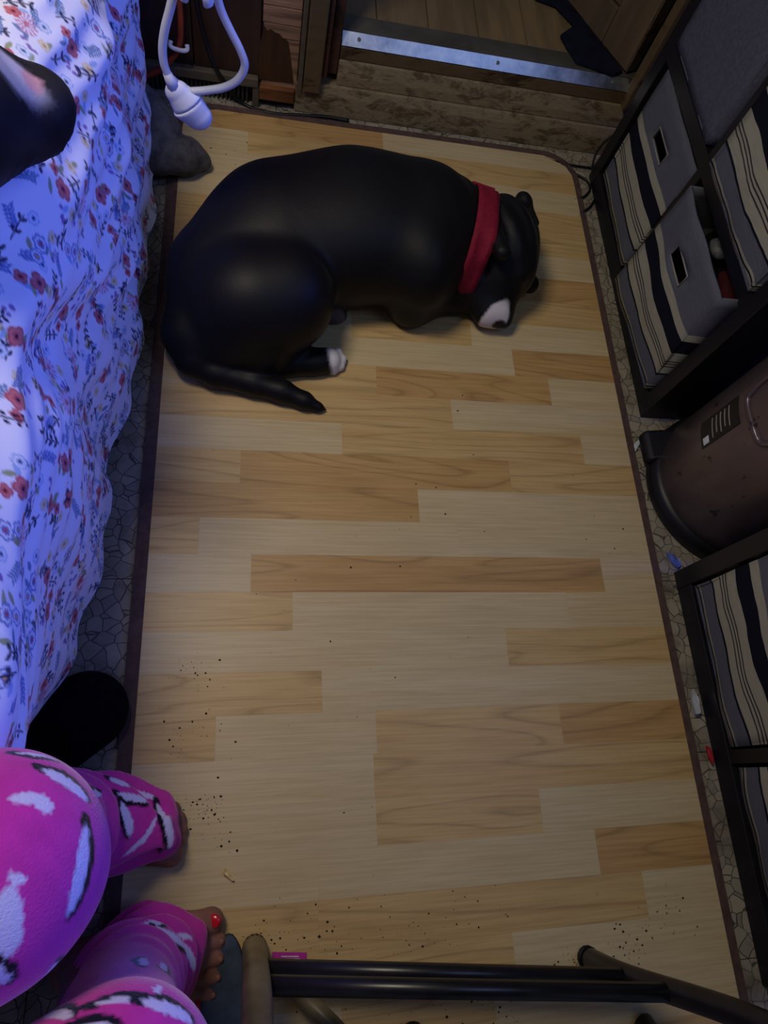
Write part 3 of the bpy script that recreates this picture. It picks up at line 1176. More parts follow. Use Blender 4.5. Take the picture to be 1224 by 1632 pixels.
def sprig(cv, cu, L, rot, c, n=4, lw=0.0042, ll=0.010, curve=0.5, berries=False):
    px_, py_, a = cv, cu, rot
    st = L / (n * 3)
    for k in range(n * 3):
        stamp(px_, py_, st * 1.5, leaf(st * 1.9, 0.0021, a, c))
        if k % 3 == 1:
            for sd in (-1, 1):
                b = a + sd * 0.8
                if berries:
                    stamp(px_ + math.cos(b) * ll * .7, py_ + math.sin(b) * ll * .7, 0.004, flower(0.0028, 1, c, None, c, 0, 0))
                else:
                    stamp(px_ + math.cos(b) * ll * .6, py_ + math.sin(b) * ll * .6, ll, leaf(ll, lw, b, c))
        px_ += math.cos(a) * st
        py_ += math.sin(a) * st
        a += curve / (n * 3)


NAVY, RED, RED2, PINK, BLU, LBL_, YEL, GRN, TEAL, PUR = (26, 28, 66), (184, 76, 84), (202, 118, 120), (206, 150, 168), (92, 118, 176), (150, 176, 214), (214, 196, 150), (146, 156, 110), (96, 128, 164), (136, 110, 170)
R2 = random.Random(4)
# clusters of mixed flowers on a loose staggered grid
cl = []
for i in range(22):
    for j in range(13):
        cv = i * 0.068 + (0.034 if j % 2 else 0) + R2.uniform(-0.014, 0.014)
        cu = -0.15 + j * 0.066 + R2.uniform(-0.012, 0.012)
        cl.append((cv, cu))
for cv, cu in cl:
    ar = R2.uniform(0, 6.28)
    def off(d, a):
        return cv + d * math.cos(a + ar), cu + d * math.sin(a + ar)
    # foliage first
    for k in range(5):
        p = off(R2.uniform(0.012, 0.026), R2.uniform(0, 6.28))
        stamp(p[0], p[1], 0.012, leaf(R2.uniform(0.012, 0.020), 0.006, R2.uniform(0, 3.1), R2.choice([GRN, TEAL, LBL_, GRN])))
    p = off(0.026, 2.2)
    sprig(p[0], p[1], 0.026, R2.uniform(0, 6.28), R2.choice([BLU, TEAL]), 6, 0.0030, 0.0075, 0.4)
    kind = R2.choice([0, 0, 1, 2])
    p = off(0.004, 0)
    if kind == 0:
        stamp(p[0], p[1], 0.018, flower(0.0135, R2.choice([4, 5]), RED, RED2, NAVY, R2.uniform(0, 6), 0.3, 0.20))
        p = off(0.020, 1.2)
        stamp(p[0], p[1], 0.014, flower(0.0085, 4, RED, RED2, (110, 24, 40), R2.uniform(0, 6), 0.35, 0.25))
    elif kind == 1:
        stamp(p[0], p[1], 0.018, daisy(0.0150, 13, PINK, RED2, R2.uniform(0, 6)))
        p = off(0.020, 1.0)
        stamp(p[0], p[1], 0.014, flower(0.0100, 5, RED, RED2, NAVY, R2.uniform(0, 6), 0.3, 0.2))
    else:
        stamp(p[0], p[1], 0.018, flower(0.0120, 7, BLU, (226, 226, 232), RED, R2.uniform(0, 6), 0.25, 0.22))
        p = off(0.021, 0.8)
        stamp(p[0], p[1], 0.014, flower(0.0100, 6, BLU, (230, 230, 234), (220, 160, 90), R2.uniform(0, 6), 0.25, 0.25))
    p = off(0.021, 3.3)
    stamp(p[0], p[1], 0.014, flower(0.0088, 6, LBL_, (228, 230, 236), NAVY, R2.uniform(0, 6), 0.25, 0.22))
    p = off(0.024, 4.6)
    stamp(p[0], p[1], 0.014, flower(0.0085, 6, YEL, (226, 214, 180), (190, 150, 90), R2.uniform(0, 6), 0.3, 0.25))
    p = off(0.030, 5.4)
    if R2.random() < 0.6:
        for q in range(5):
            stamp(p[0] + R2.uniform(-.008, .008), p[1] + R2.uniform(-.008, .008), 0.005, flower(0.0032, 3, PUR, None, PUR, 0, 0.2))
    # navy leaf sprigs between clusters
    for k in range(2):
        p = off(R2.uniform(0.030, 0.038), 1.5 + k * 3.0 + R2.uniform(-.5, .5))
        sprig(p[0], p[1], R2.uniform(0.022, 0.034), R2.uniform(0, 6.28), NAVY, R2.choice([2, 3, 3]), 0.0042, 0.0088, R2.uniform(-1.0, 1.0), R2.random() < 0.2)

pos = Xs.reshape(-1, 3)
idg = np.arange(Hh * Ww).reshape(Hh, Ww)
q = np.stack([idg[:-1, :-1], idg[:-1, 1:], idg[1:, 1:], idg[1:, :-1]], -1).reshape(-1, 4)[:, ::-1]
me = mesh_np('floral_sheet', pos, q)
setcol(me, colr.reshape(-1, 3))
M['sheet'] = attr_mat('printed_cotton', 0.85, 0.15, 0, sheen=0.1)
sheet = link('floral_sheet', me, M['sheet'])
tag(sheet, 'white bed sheet printed with red, blue and navy flowers, draped over the bed side', 'sheet')

# ================================================================== DOG ON THE MAT
def w3(px, py, z):
    p = W(px, py, z)
    return (p.x, p.y, p.z)


def cap(G, p, q, ra, rb, zs=1.0):
    return sd_cap(G, w3(*p), w3(*q), ra, rb, zs)


def dog_sdf(G):
    d = cap(G, (372, 440, .085), (455, 378, .100), .118, .132, 1.25)
    d = smin(d, cap(G, (455, 378, .100), (565, 362, .108), .134, .142, 1.25), .06)
    d = smin(d, cap(G, (565, 362, .108), (655, 366, .112), .142, .140, 1.22), .05)
    d = smin(d, cap(G, (690, 366, .112), (785, 374, .105), .104, .068, 1.08), .04)
    # scapula ridge and shoulder
    d = smin(d, sd_ell(G, w3(668, 425, .115), (.062, .085, .085), 0.2), .04)
    # head
    d = smin(d, sd_ell(G, w3(800, 386, .110), (.072, .092, .076), 0.12), .025)
    d = smin(d, sd_ell(G, w3(799, 432, .082), (.068, .056, .060), 0.0), .03)
    d = smin(d, cap(G, (788, 455, .066), (791, 494, .044), .052, .037), .03)
    d = smin(d, sd_ell(G, w3(803, 513, .040), (.015, .012, .014)), .010)
    d = smin(d, sd_ell(G, w3(774, 500, .045), (.022, .020, .024)), .02)
    d = smin(d, sd_ell(G, w3(826, 432, .118), (.017, .020, .014)), .02)
    d = smin(d, sd_ell(G, w3(843, 452, .045), (.022, .020, .020)), .015)
    # folded ears
    e = cap(G, (812, 330, .150), (836, 320, .150), .013, .015, 1.6)
    e = smin(e, cap(G, (836, 320, .150), (851, 356, .118), .015, .010), .012)
    d = smin(d, e, .010)
    # brow and cheek wrinkles, jowl
    d = smin(d, cap(G, (768, 345, .168), (800, 402, .176), .012, .016), .03)
    d = smin(d, cap(G, (752, 455, .080), (772, 496, .050), .026, .022), .02)
    d = d + 0.003 * np.exp(-((G[0] - .50) / .10) ** 2 - ((G[1] - 1.02) / .12) ** 2) * np.sin(G[0] * 150 + G[1] * 60)
    # front legs
    l = cap(G, (672, 445, .075), (656, 480, .050), .062, .046)
    l = smin(l, cap(G, (656, 480, .045), (728, 474, .034), .042, .030), .03)
    l = smin(l, cap(G, (728, 474, .034), (748, 468, .028), .030, .026), .02)
    d = smin(d, l, .022)
    # haunch and hind leg
    h = sd_ell(G, w3(412, 482, .105), (.122, .102, .104), 0.15)
    h = smin(h, sd_ell(G, w3(474, 468, .122), (.052, .066, .074), 0.25), .05)
    h = smin(h, sd_ell(G, w3(362, 548, .050), (.075, .050, .050), 0.0), .05)
    d = smin(d, h, .020)
    f = cap(G, (418, 560, .060), (412, 582, .034), .040, .030)
    f = smin(f, cap(G, (412, 582, .032), (500, 577, .026), .029, .023), .02)
    f = smin(f, cap(G, (500, 577, .026), (522, 575, .024), .023, .025), .015)
    for tx, ty, r in ((541, 563, .0105), (547, 573, .0110), (544, 583, .0108), (534, 590, .0098)):
        f = smin(f, cap(G, (520, 575 + (ty - 575) * .7, .022), (tx - 3, ty, .016), .011, r), .003)
    d = smin(d, f, .015)
    g = sd_ell(G, w3(532, 503, .025), (.026, .014, .020), 0.0)
    d = smin(d, g, .015)
    # tail
    tp = [((310, 470, .090), .044), ((294, 532, .062), .034), ((307, 573, .042), .029), ((345, 594, .034), .0255), ((405, 611, .028), .0225),
          ((450, 624, .026), .0205), ((486, 639, .022), .0155), ((507, 649, .017), .0080), ((519, 653, .013), .002)]
    T = None
    for (a, ra), (b, rb) in zip(tp[:-1], tp[1:]):
        c_ = cap(G, a, b, ra, rb)
        if b[0] < 310:
            d = smin(d, c_, .03)
        T = c_ if T is None else smin(T, c_, .010)
    d = smin(d, T, .006)
    return np.maximum(d, (MZ - G[2]))


def near(p, c, r):
    return np.sqrt(((p - np.array(c, np.float32)) ** 2 / (np.array(r) ** 2)).sum(1))


def dog_col(p):
    c = np.tile(lin((11, 11, 14)), (len(p), 1))
    br = np.clip(npn(p, 14, 3) * 0.5 + 0.3, 0, 1)[:, None]
    c = c * (1 - 0.35 * br) + lin((22, 19, 16)) * 0.35 * br

    def put(mask, col):
        nonlocal c
        m = np.clip(mask, 0, 1)[:, None]
        c = c * (1 - m) + lin(col) * m
    wob = npn(p, 130, 5) * 0.12
    w0, w1 = np.array(w3(770, 512, .085)), np.array(w3(820, 478, .085))
    wd = (w1 - w0) / np.linalg.norm(w1 - w0)
    wc = p - (w0 + w1) * 0.5
    wa = wc @ wd
    wb = wc[:, 0] * -wd[1] + wc[:, 1] * wd[0]
    put((1.0 - (np.sqrt((wa / .038) ** 2 + ((wb + .002) / .022) ** 2) + wob)) * 6, (206, 198, 202))
    put((1.0 - (near(p, w3(797, 522, .045), (.020, .011, .03)) + wob * .5)) * 6, (24, 22, 25))
    put((1.0 - (near(p, w3(846, 452, .045), (.014, .016, .02)) + wob)) * 5, (120, 96, 100))
    put((1.0 - (near(p, w3(541, 575, .02), (.036, .036, .05)) + wob)) * 6, (226, 222, 224))
    put((1.0 - (near(p, w3(741, 466, .04), (.014, .014, .03)) + wob)) * 5, (170, 160, 160))
    put((1.0 - (near(p, w3(536, 506, .03), (.022, .012, .03)) + wob)) * 3, (84, 76, 86))
    return c


M['coat'] = attr_mat('short_black_coat', 0.52, 0.24, 260, 0.0007, sheen=0.02, strength=0.3)
M['collar'] = simple('maroon_webbing', (128, 22, 46), 0.75, 0.2, var=0.12, scale=120, bump=0.0005)
dog = thing('dog', 'black dog curled up asleep on the mat wearing a maroon collar', 'dog', W(560, 400, MZ))
body = sdf_obj('body', dog_sdf, (-0.22, 0.58, 0.0), (0.72, 1.34, 0.30), 0.0043, M['coat'], dog, dog_col)

# collar: band marched outward from the neck axis
nc = Vector(w3(752, 368, .112))
axis = (Vector(w3(800, 380, .110)) - Vector(w3(700, 356, .112))).normalized()
tilt = Vector((0.16, 0.0, 0.10))
axis = Vector((0.985, -0.17, -0.08)).normalized()
ua = Vector((0, 0, 1))
ua = (ua - axis * ua.dot(axis)).normalized()
va = axis.cross(ua)
NS = 72
ringr = {}
for off in (-0.022, -0.011, 0.0, 0.011, 0.022):
    rs = []
    for k in range(NS):
        a = 2 * math.pi * k / NS
        dr = ua * math.cos(a) + va * math.sin(a)
        rr = np.linspace(0.03, 0.20, 240, dtype=np.float32)
        pts = np.array(nc + axis * off)[None] + np.array(dr)[None] * rr[:, None]
        sdv = dog_sdf([pts[:, 0].astype(np.float32), pts[:, 1].astype(np.float32), pts[:, 2].astype(np.float32)])
        gi = np.argmax(sdv > 0.0)
        rs.append(float(rr[gi]) if sdv.max() > 0 else 0.1)
    rs = np.array(rs)
    for _ in range(4):
        rs = np.maximum(rs, 0.25 * np.roll(rs, 1) + 0.5 * rs + 0.25 * np.roll(rs, -1))
        rs = 0.25 * np.roll(rs, 1) + 0.5 * rs + 0.25 * np.roll(rs, -1)
    rs = np.minimum(rs, 0.13)
    ringr[off] = rs
rmax = np.max(np.stack(list(ringr.values())), 0)
bm = bmesh.new()
R_ = []
for off, lift in ((-0.022, 0.001), (-0.022, 0.0045), (-0.011, 0.0048), (0.0, 0.0048), (0.011, 0.0048), (0.022, 0.0045), (0.022, 0.001)):
    ring = []
    for k in range(NS):
        a = 2 * math.pi * k / NS
        dr = ua * math.cos(a) + va * math.sin(a)
        p = nc + axis * off + dr * (ringr[off][k] * 0.5 + rmax[k] * 0.5 + lift)
        p.z = max(p.z, MZ + 0.0008)
        ring.append(bm.verts.new(p))
    R_.append(ring)
for i in range(len(R_)):
    for k in range(NS):
        a, b = R_[i], R_[(i + 1) % len(R_)]
        bm.faces.new((a[k], a[(k + 1) % NS], b[(k + 1) % NS], b[k]))
collar = obj('collar', bm, M['collar'], dog, smooth=True)
collar['label'] = 'wide maroon collar'
# buckle keeper on the upper (north) edge of the collar
ks = [k for k in range(NS)]
best = max(ks, key=lambda k: (ua * math.cos(2 * math.pi * k / NS) + va * math.sin(2 * math.pi * k / NS)).y * 0.9 + (ua * math.cos(2 * math.pi * k / NS) + va * math.sin(2 * math.pi * k / NS)).z * 0.35)
bm = bmesh.new()
RR = []
for off, lift in ((-0.024, 0.005), (-0.024, 0.010), (0.024, 0.010), (0.024, 0.005)):
    ring = []
    for kk in range(-3, 4):
        k = (best + kk) % NS
        a = 2 * math.pi * k / NS
        dr = ua * math.cos(a) + va * math.sin(a)
        p = nc + axis * off + dr * (rmax[k] + lift)
        ring.append(bm.verts.new(p))
    RR.append(ring)
for i in range(4):
    for k in range(6):
        bm.faces.new((RR[i][k], RR[i][k + 1], RR[(i + 1) % 4][k + 1], RR[(i + 1) % 4][k]))
bm.faces.new([RR[i][0] for i in range(4)])
bm.faces.new([RR[i][6] for i in range(4)][::-1])
obj('buckle', bm, M['collar'], collar, bevel=0.001)
pr = Vector(w3(733, 468, .058))
tb('tag_ring', [pr + Vector((0.010 * math.cos(a), 0.007 * math.sin(a), 0.006 * math.sin(a))) for a in np.linspace(0, 6.28, 20)], 0.0013, M['chrome'], collar, 6)
# claws of the white hind paw
for px, py in ((548, 566), (552, 574), (547, 583), (537, 591)):
    a, b = Vector(w3(px - 4, py, .016)), Vector(w3(px + 2, py + 1, .010))
    bmc = bmesh.new()
    tube(bmc, [a, (a + b) / 2, b], [0.0035, 0.003, 0.001], 6)
    obj('claw', bmc, M['black'], dog, smooth=True)

# ================================================================== DOG ON THE BED
def dog2_sdf(G):
    d = cap(G, (-75, 165, .618), (52, 170, .606), .060, .036, 1.0)
    d = smin(d, cap(G, (-60, 205, .600), (42, 205, .594), .048, .026), .02)
    d = smin(d, sd_ell(G, w3(78, 166, .612), (.017, .021, .017)), .014)
    d = smin(d, sd_ell(G, w3(-170, 165, .645), (.085, .085, .075)), .04)
    d = smin(d, sd_cap(G, (-.36, .62, .65), (-.52, .72, .66), .08, .12), .06)
    d = smin(d, sd_cap(G, (-.56, .74, .66), (-.95, .86, .66), .13, .12), .08)
    for s in (-1, 1):
        d = smin(d, sd_cap(G, (-.34, .585 + s * .065, .69), (-.37, .585 + s * .10, .64), .020, .014), .02)
    n = sd_ell(G, w3(88, 180, .612), (.005, .004, .004))
    d = np.maximum(d, -n)
    ridge = 0.0012 * np.sin(G[1] * 420 + 3 * np.sin(G[0] * 40)) * np.clip((0.60 - G[2]) / 0.02, 0, 1)
    return d + ridge


def dog2_col(p):
    c = np.tile(lin((22, 21, 25)), (len(p), 1))
    gr = np.clip(npn(p, 60, 8) * 0.7 + 0.25, 0, 1)[:, None]
    c = c * (1 - 0.5 * gr) + lin((66, 63, 62)) * 0.5 * gr

    def put(m, col):
        nonlocal c
        m = np.clip(m, 0, 1)[:, None]
        c = c * (1 - m) + lin(col) * m
    wob = npn(p, 140, 9) * 0.15
    top = np.clip((p[:, 2] - .622) / .01, 0, 1)
    put((1.0 - (near(p, w3(-20, 108, .655), (.062, .020, .04)) + wob)) * 4, (150, 148, 158))
    put((1.0 - (near(p, w3(26, 130, .640), (.022, .012, .03)) + wob)) * 4, (176, 172, 184))
    put((1.0 - (near(p, w3(50, 135, .638), (.011, .009, .02)) + wob)) * 4, (186, 142, 148))
    put((1.0 - near(p, w3(80, 168, .612), (.022, .026, .022))) * 6, (18, 18, 21))
    return c


dog2 = thing('dog', 'second dark dog resting its grizzled muzzle on the floral bed sheet', 'dog', (-0.35, 0.62, 0.556))
M['coat2'] = attr_mat('grizzled_coat', 0.68, 0.2, 260, 0.0007, sheen=0.02, strength=0.4)
sdf_obj('body', dog2_sdf, (-1.10, 0.42, 0.54), (-0.13, 1.02, 0.80), 0.0050, M['coat2'], dog2, dog2_col)

# ================================================================== PERSON (legs in penguin pajamas)
kA, kB = (-0.186, -0.054, 0.488), tuple(W(172, 1768, 0.472))
hA, hB = (-0.54, -0.21, 0.62), (-0.54, -0.385, 0.60)
aA, aB = (-0.222, -0.044, 0.090), (-0.170, -0.205, 0.090)


def pants_sdf(G):
    # left leg (upper in the picture)
    d = sd_cap(G, hA, kA, .105, .076)
    s = sd_cap(G, kA, (-.215, -.042, .16), .074, .058)
    s = smin(s, sd_cap(G, (-.215, -.042, .16), (-.170, -.045, .068), .060, .057), .03)
    s = smin(s, sd_cap(G, (-.170, -.045, .066), (-.108, -.050, .048), .057, .041), .02)
    d = smin(d, s, .05)
    e = sd_cap(G, hB, kB, .096, .065)
    s = sd_cap(G, kB, (-.120, -.207, .17), .063, .053)
    s = smin(s, sd_cap(G, (-.120, -.207, .17), (-.105, -.205, .075), .053, .058), .03)
    s = smin(s, sd_cap(G, (-.110, -.203, .070), (-.068, -.208, .046), .058, .043), .02)
    e = smin(e, s, .05)
    d = smin(d, e, .012)
    d = smin(d, sd_ell(G, (-.58, -.30, .66), (.15, .20, .125)), .06)
    # gathers near the cuffs
    low = np.clip((0.24 - G[2]) / 0.12, 0, 1)
    d = d + low * 0.0048 * np.sin(G[2] * 190 + G[0] * 120 + 2 * np.sin(G[1] * 40)) + 0.0022 * np.sin(G[0] * 33 + G[1] * 27) * np.sin(G[2] * 36 + 1)
    # flat cuff openings over the toes
    cut = G[0] - np.where(G[1] > -.125, -.080 - 0.3 * np.clip(G[1] + .04, 0, .1) + 0.35 * np.clip(-.052 - G[1], 0, .05), -.035 - 0.25 * np.clip(-G[1] - .19, -.05, .1)) - np.where(G[2] > .13, 1.0, 0.0)
    d = -smin(-d, -cut, .014)
    return np.maximum(d, 0.0095 - G[2])


ppos, pq = surface_nets(pants_sdf, (-0.72, -0.64, 0.0), (0.01, 0.07, 0.80), 0.0033)
pme = mesh_np('pajama_trousers', ppos, pq)
pc = np.tile(lin((200, 54, 152)), (len(ppos), 1))
fz = npn(ppos, 300, 2)[:, None] * 0.10
pc = np.clip(pc * (1 + fz), 0, 1)
bvh = BVHTree.FromPolygons([tuple(p) for p in ppos.tolist()], [tuple(x) for x in pq.tolist()])
EYE = Vector((0, 0, CH))


def hit(px, py):
    d = Vector(ray(px, py)).normalized()
    r = bvh.ray_cast(EYE, d)
    return r[0], r[1]


def penguin(px, py, ang, Lp, Wp, outline=True, dark=1):
    """white belly patch with a black back, printed on the cloth around the hit point"""
    global pc
    p, nrm = hit(px, py)
    if p is None:
        return
    a = math.radians(ang)
    q, _ = hit(px + 6 * math.cos(a), py + 6 * math.sin(a))
    if q is None:
        return
    t1 = (q - p)
    t1 = (t1 - nrm * t1.dot(nrm))
    if t1.length < 1e-6:
        return
    t1.normalize()
    t2 = nrm.cross(t1)
    depth = (p - EYE).length
    sc = depth / FPX
    L2, W2 = Lp * sc * 0.5, Wp * sc * 0.5
    dd = ppos - np.array(p)
    sel = np.where((dd ** 2).sum(1) < (max(L2, W2) * 1.9 + 0.012) ** 2)[0]
    if not len(sel):
        return
    loc = dd[sel]
    x = loc @ np.array(t1)
    y = loc @ np.array(t2)
    z = loc @ np.array(nrm)
    ok = np.abs(z) < 0.05
    y = y - 0.25 * W2 * np.sin(x / L2 * 2.2)
    r = np.sqrt((x / L2) ** 2 + (y / W2) ** 2)
    ob = 0.0030
    r2 = np.sqrt((x / (L2 + ob)) ** 2 + ((y - dark * 0.0028) / (W2 + ob)) ** 2)
    if outline:
        m = np.clip((1 - r2) * 9, 0, 1) * ok
        pc[sel] = pc[sel] * (1 - m[:, None]) + lin((24, 20, 30)) * m[:, None]
        # beak/head end and flipper
        hd = np.sqrt(((x + L2 * 1.02) / 0.0075) ** 2 + ((y) / 0.0060) ** 2)
        fl = np.sqrt(((x + L2 * 0.25) / (L2 * 0.35 + .002)) ** 2 + ((y - dark * (W2 + .003)) / 0.0042) ** 2)
        m = np.clip((1 - np.minimum(hd, fl)) * 6, 0, 1) * ok
        pc[sel] = pc[sel] * (1 - m[:, None]) + lin((24, 20, 30)) * m[:, None]
    m = np.clip((1 - r) * 9, 0, 1) * ok
    pc[sel] = pc[sel] * (1 - m[:, None]) + lin((206, 200, 226)) * m[:, None]


for a in [(108, 1247, 38, 80, 24), (46, 1272, 8, 52, 20, False), (68, 1280, 70, 34, 26, False), (156, 1263, 30, 52, 14), (191, 1246, 25, 34, 12), (212, 1271, 18, 52, 12, True, -1),
          (203, 1305, 80, 50, 15, True, -1), (235, 1268, 25, 40, 9, False), (269, 1316, 82, 66, 13, True, -1), (238, 1325, -58, 42, 8, False), (220, 1345, -40, 50, 8, False), (130, 1384, 104, 112, 27, True, 1),
          (14, 1472, 100, 92, 36, False), (60, 1203, 12, 56, 12, True, -1), (2, 1556, 70, 40, 16), (28, 1400, 40, 30, 14, False),
          (248, 1470, -4, 66, 11, True, -1), (278, 1494, 38, 66, 14, True, -1), (303, 1524, 68, 50, 12, False), (325, 1524, 85, 50, 15), (229, 1532, -46, 72, 13), (261, 1541, -20, 66, 13, True, -1), (295, 1492, 20, 28, 8, False),
          (252, 1578, -45, 30, 12, False), (206, 1592, 3, 84, 12), (270, 1607, 28, 76, 22), (310, 1575, 80, 40, 10), (90, 1615, 20, 70, 18), (30, 1625, 5, 50, 14), (150, 1640, 10, 60, 20)]:
    penguin(*a)
# the print carries on over the cloth the lens does not see
for _ in range(60):
    i = rng.integers(len(ppos))
    p = ppos[i]
    cv = RX.T @ (p - np.array((0, 0, CH)))
    if cv[2] < -0.05:
        u_, v_ = 612 + FPX * cv[0] / -cv[2], 816 - FPX * cv[1] / -cv[2]
        if -40 < u_ < 400 and v_ < 1670:
            continue
    dd = ppos - p
    sel = np.where((dd ** 2).sum(1) < 0.035 ** 2)[0]
    tv = rng.normal(size=3)
    tv /= np.linalg.norm(tv)
    x = dd[sel] @ tv
    rr = np.sqrt((dd[sel] ** 2).sum(1) - x ** 2)
    r = np.sqrt((x / 0.026) ** 2 + (rr / 0.009) ** 2)
    r2 = np.sqrt((x / 0.031) ** 2 + (rr / 0.013) ** 2)
    m = np.clip((1 - r2) * 9, 0, 1)[:, None]
    pc[sel] = pc[sel] * (1 - m) + lin((24, 20, 30)) * m
    m = np.clip((1 - r) * 9, 0, 1)[:, None]
    pc[sel] = pc[sel] * (1 - m) + lin((206, 200, 226)) * m
setcol(pme, pc)
M['fleece'] = attr_mat('printed_fleece', 0.95, 0.08, 420, 0.0012, sheen=0.35, strength=0.7)
person = thing('person', 'person seated on the bed edge in pink penguin-print fleece pajama trousers, barefoot', 'person', (-0.25, -0.15, 0.0))
link('pajama_trousers', pme, M['fleece'], person)

# bare feet and legs: one continuous skin mesh (hips joined inside the trousers)
toesB = [((-.075, -.178, .034), w3(336, 1468, .0245), .020, .0175), ((-.072, -.200, .032), w3(347, 1499, .0195), .013, .0112), ((-.074, -.216, .030), w3(346, 1527, .0185), .012, .0106),
         ((-.078, -.231, .028), w3(342, 1556, .0175), .0115, .0100), ((-.084, -.246, .026), w3(334, 1584, .0165), .011, .0096)]
toesA = [((-.120, -.080, .032), w3(272, 1362, .0245), .019, .0165), ((-.120, -.060, .032), w3(284, 1341, .0195), .013, .0112), ((-.122, -.046, .030), w3(287, 1322, .0185), .012, .0106),
         ((-.126, -.031, .028), w3(285, 1304, .0175), .0115, .0100), ((-.132, -.019, .026), w3(277, 1288, .0165), .011, .0094)]


def foot(G, toes, ank, side):
    heel = (ank[0] - .035, ank[1], .036)
    f = sd_cap(G, heel, (ank[0] + .05, ank[1], .040), .030, .032)
    f = smin(f, sd_cap(G, ank, (ank[0] + .075, ank[1] - .004, .040), .033, .030), .02)
    for (a, b, ra, rb) in toes:
        f = smin(f, sd_cap(G, (ank[0] + .03, ank[1] + (a[1] - ank[1]) * .5, .036), a, .026, ra), .014)
    tt = None
    for (a, b, ra, rb) in toes:
        mid = tuple(0.55 * a[i] + 0.45 * b[i] + (0.006 if i == 2 else 0) for i in range(3))
        q = smin(sd_cap(G, a, mid, ra, rb * 0.95), sd_cap(G, mid, b, rb * 0.95, rb), .006)
        tt = q if tt is None else smin(tt, q, .0022)
    return smin(f, tt, .008)


def skin_sdf(G):
    d = smin(sd_cap(G, hA, kA, .075, .052), sd_cap(G, kA, aA, .046, .032), .03)
    d = smin(d, foot(G, toesA, (-.215, -.048, .085), 1), .02)
    e = smin(sd_cap(G, hB, kB, .075, .052), sd_cap(G, kB, aB, .046, .032), .03)
    e = smin(e, foot(G, toesB, (-.165, -.208, .085), -1), .02)
    d = smin(d, e, .01)
    d = smin(d, sd_cap(G, hA, hB, .08, .08), .05)
    return np.maximum(d, 0.0085 - G[2])


M['skin'] = simple('skin', (140, 96, 82), 0.55, 0.35, var=0.10, scale=40)
sdf_obj('body', skin_sdf, (-0.62, -0.60, 0.0), (-0.005, 0.04, 0.72), 0.0034, M['skin'], person)
M['nail'] = simple('red_nail_polish', (196, 20, 36), 0.2, 0.6, var=0.03)


def nail(c, r, mat):
    n = sdf_obj('toenail', lambda G: sd_ell(G, c, r, 0.0, 0.25), [c[i] - r[i] * 1.3 for i in range(3)], [c[i] + r[i] * 1.3 for i in range(3)], 0.0011, mat, person)
    return n


b = toesB[0][1]
nail((b[0] + .004, b[1] + .002, b[2] + .0150), (.0098, .0088, .0036), M['nail'])
for i in range(1, 5):
    b = toesB[i][1]
    nail((b[0] + .004, b[1], b[2] + .0088), (.0045, .0042, .0022), M['nail'] if i < 0 else M['skin'])

# ================================================================== FOOTWEAR
def slip_sdf(G):
    a, b = w3(140, 1134, .028), w3(30, 1222, .030)
    d = sd_cap(G, a, b, .056, .050, 1.9)
    inner = sd_cap(G, w3(60, 1200, .052), w3(20, 1235, .060), .040, .040, 1.4)
    return np.maximum(np.maximum(d, -inner), 0.0008 - G[2])


sl = thing('slipper', 'black round-toed slipper on the floor below the sheet hem', 'slipper', W(110, 1150, 0))
sdf_obj('upper', slip_sdf, (-0.38, -0.05, 0.0), (-0.10, 0.23, 0.09), 0.0035, M['black_fabric'], sl)
so = bmesh.new()
ctr, ctr2 = W(140, 1134, 0), W(30, 1222, 0)
dirv = (ctr - ctr2).normalized()
ou = []
for k in range(28):
    a = 2 * math.pi * k / 28
    base_ = ctr if math.cos(a) > 0 else ctr2
    r = .0585 if math.cos(a) > 0 else .052
    ou.append(Vector((base_.x + r * (dirv.x * math.cos(a) - dirv.y * math.sin(a)), base_.y + r * (dirv.y * math.cos(a) + dirv.x * math.sin(a)), 0.0006)))
prism(so, ou, (0, 0, 0.010))
obj('sole', so, M['black_cable'], sl, bevel=0.002)

bt = thing('boot', 'worn grey suede slipper boot lying between bed and vent, toe on the mat', 'boot', W(260, 215, 0))


def boot_sdf(G):
    d = cap(G, (208, 160, .088), (246, 200, .080), .048, .044)
    d = smin(d, cap(G, (215, 235, .06), (250, 225, .06), .05, .045), .03)
    e = cap(G, (246, 246, .052), (298, 250, .040), .040, .031)
    e = smin(e, cap(G, (298, 250, .040), (321, 257, .028), .031, .020), .02)
    d = smin(d, e, .010)
    d = d + 0.0028 * np.sin(G[0] * 75 + 40 * G[1]) * np.sin(G[1] * 60 + 20 * G[2])
    return np.maximum(d, 0.008 - G[2])


sdf_obj('upper', boot_sdf, (-0.36, 1.05, 0.0), (-0.06, 1.36, 0.16), 0.0042, M['suede'], bt)
bm = bmesh.new()
so_pts = [W(x, y, 0.0078) for x, y in ((215, 275), (270, 276), (318, 272), (331, 262), (329, 250), (300, 240), (240, 238))]
prism(bm, so_pts, (0, 0, 0.012))
obj('sole', bm, M['black_cable'], bt, bevel=0.003)

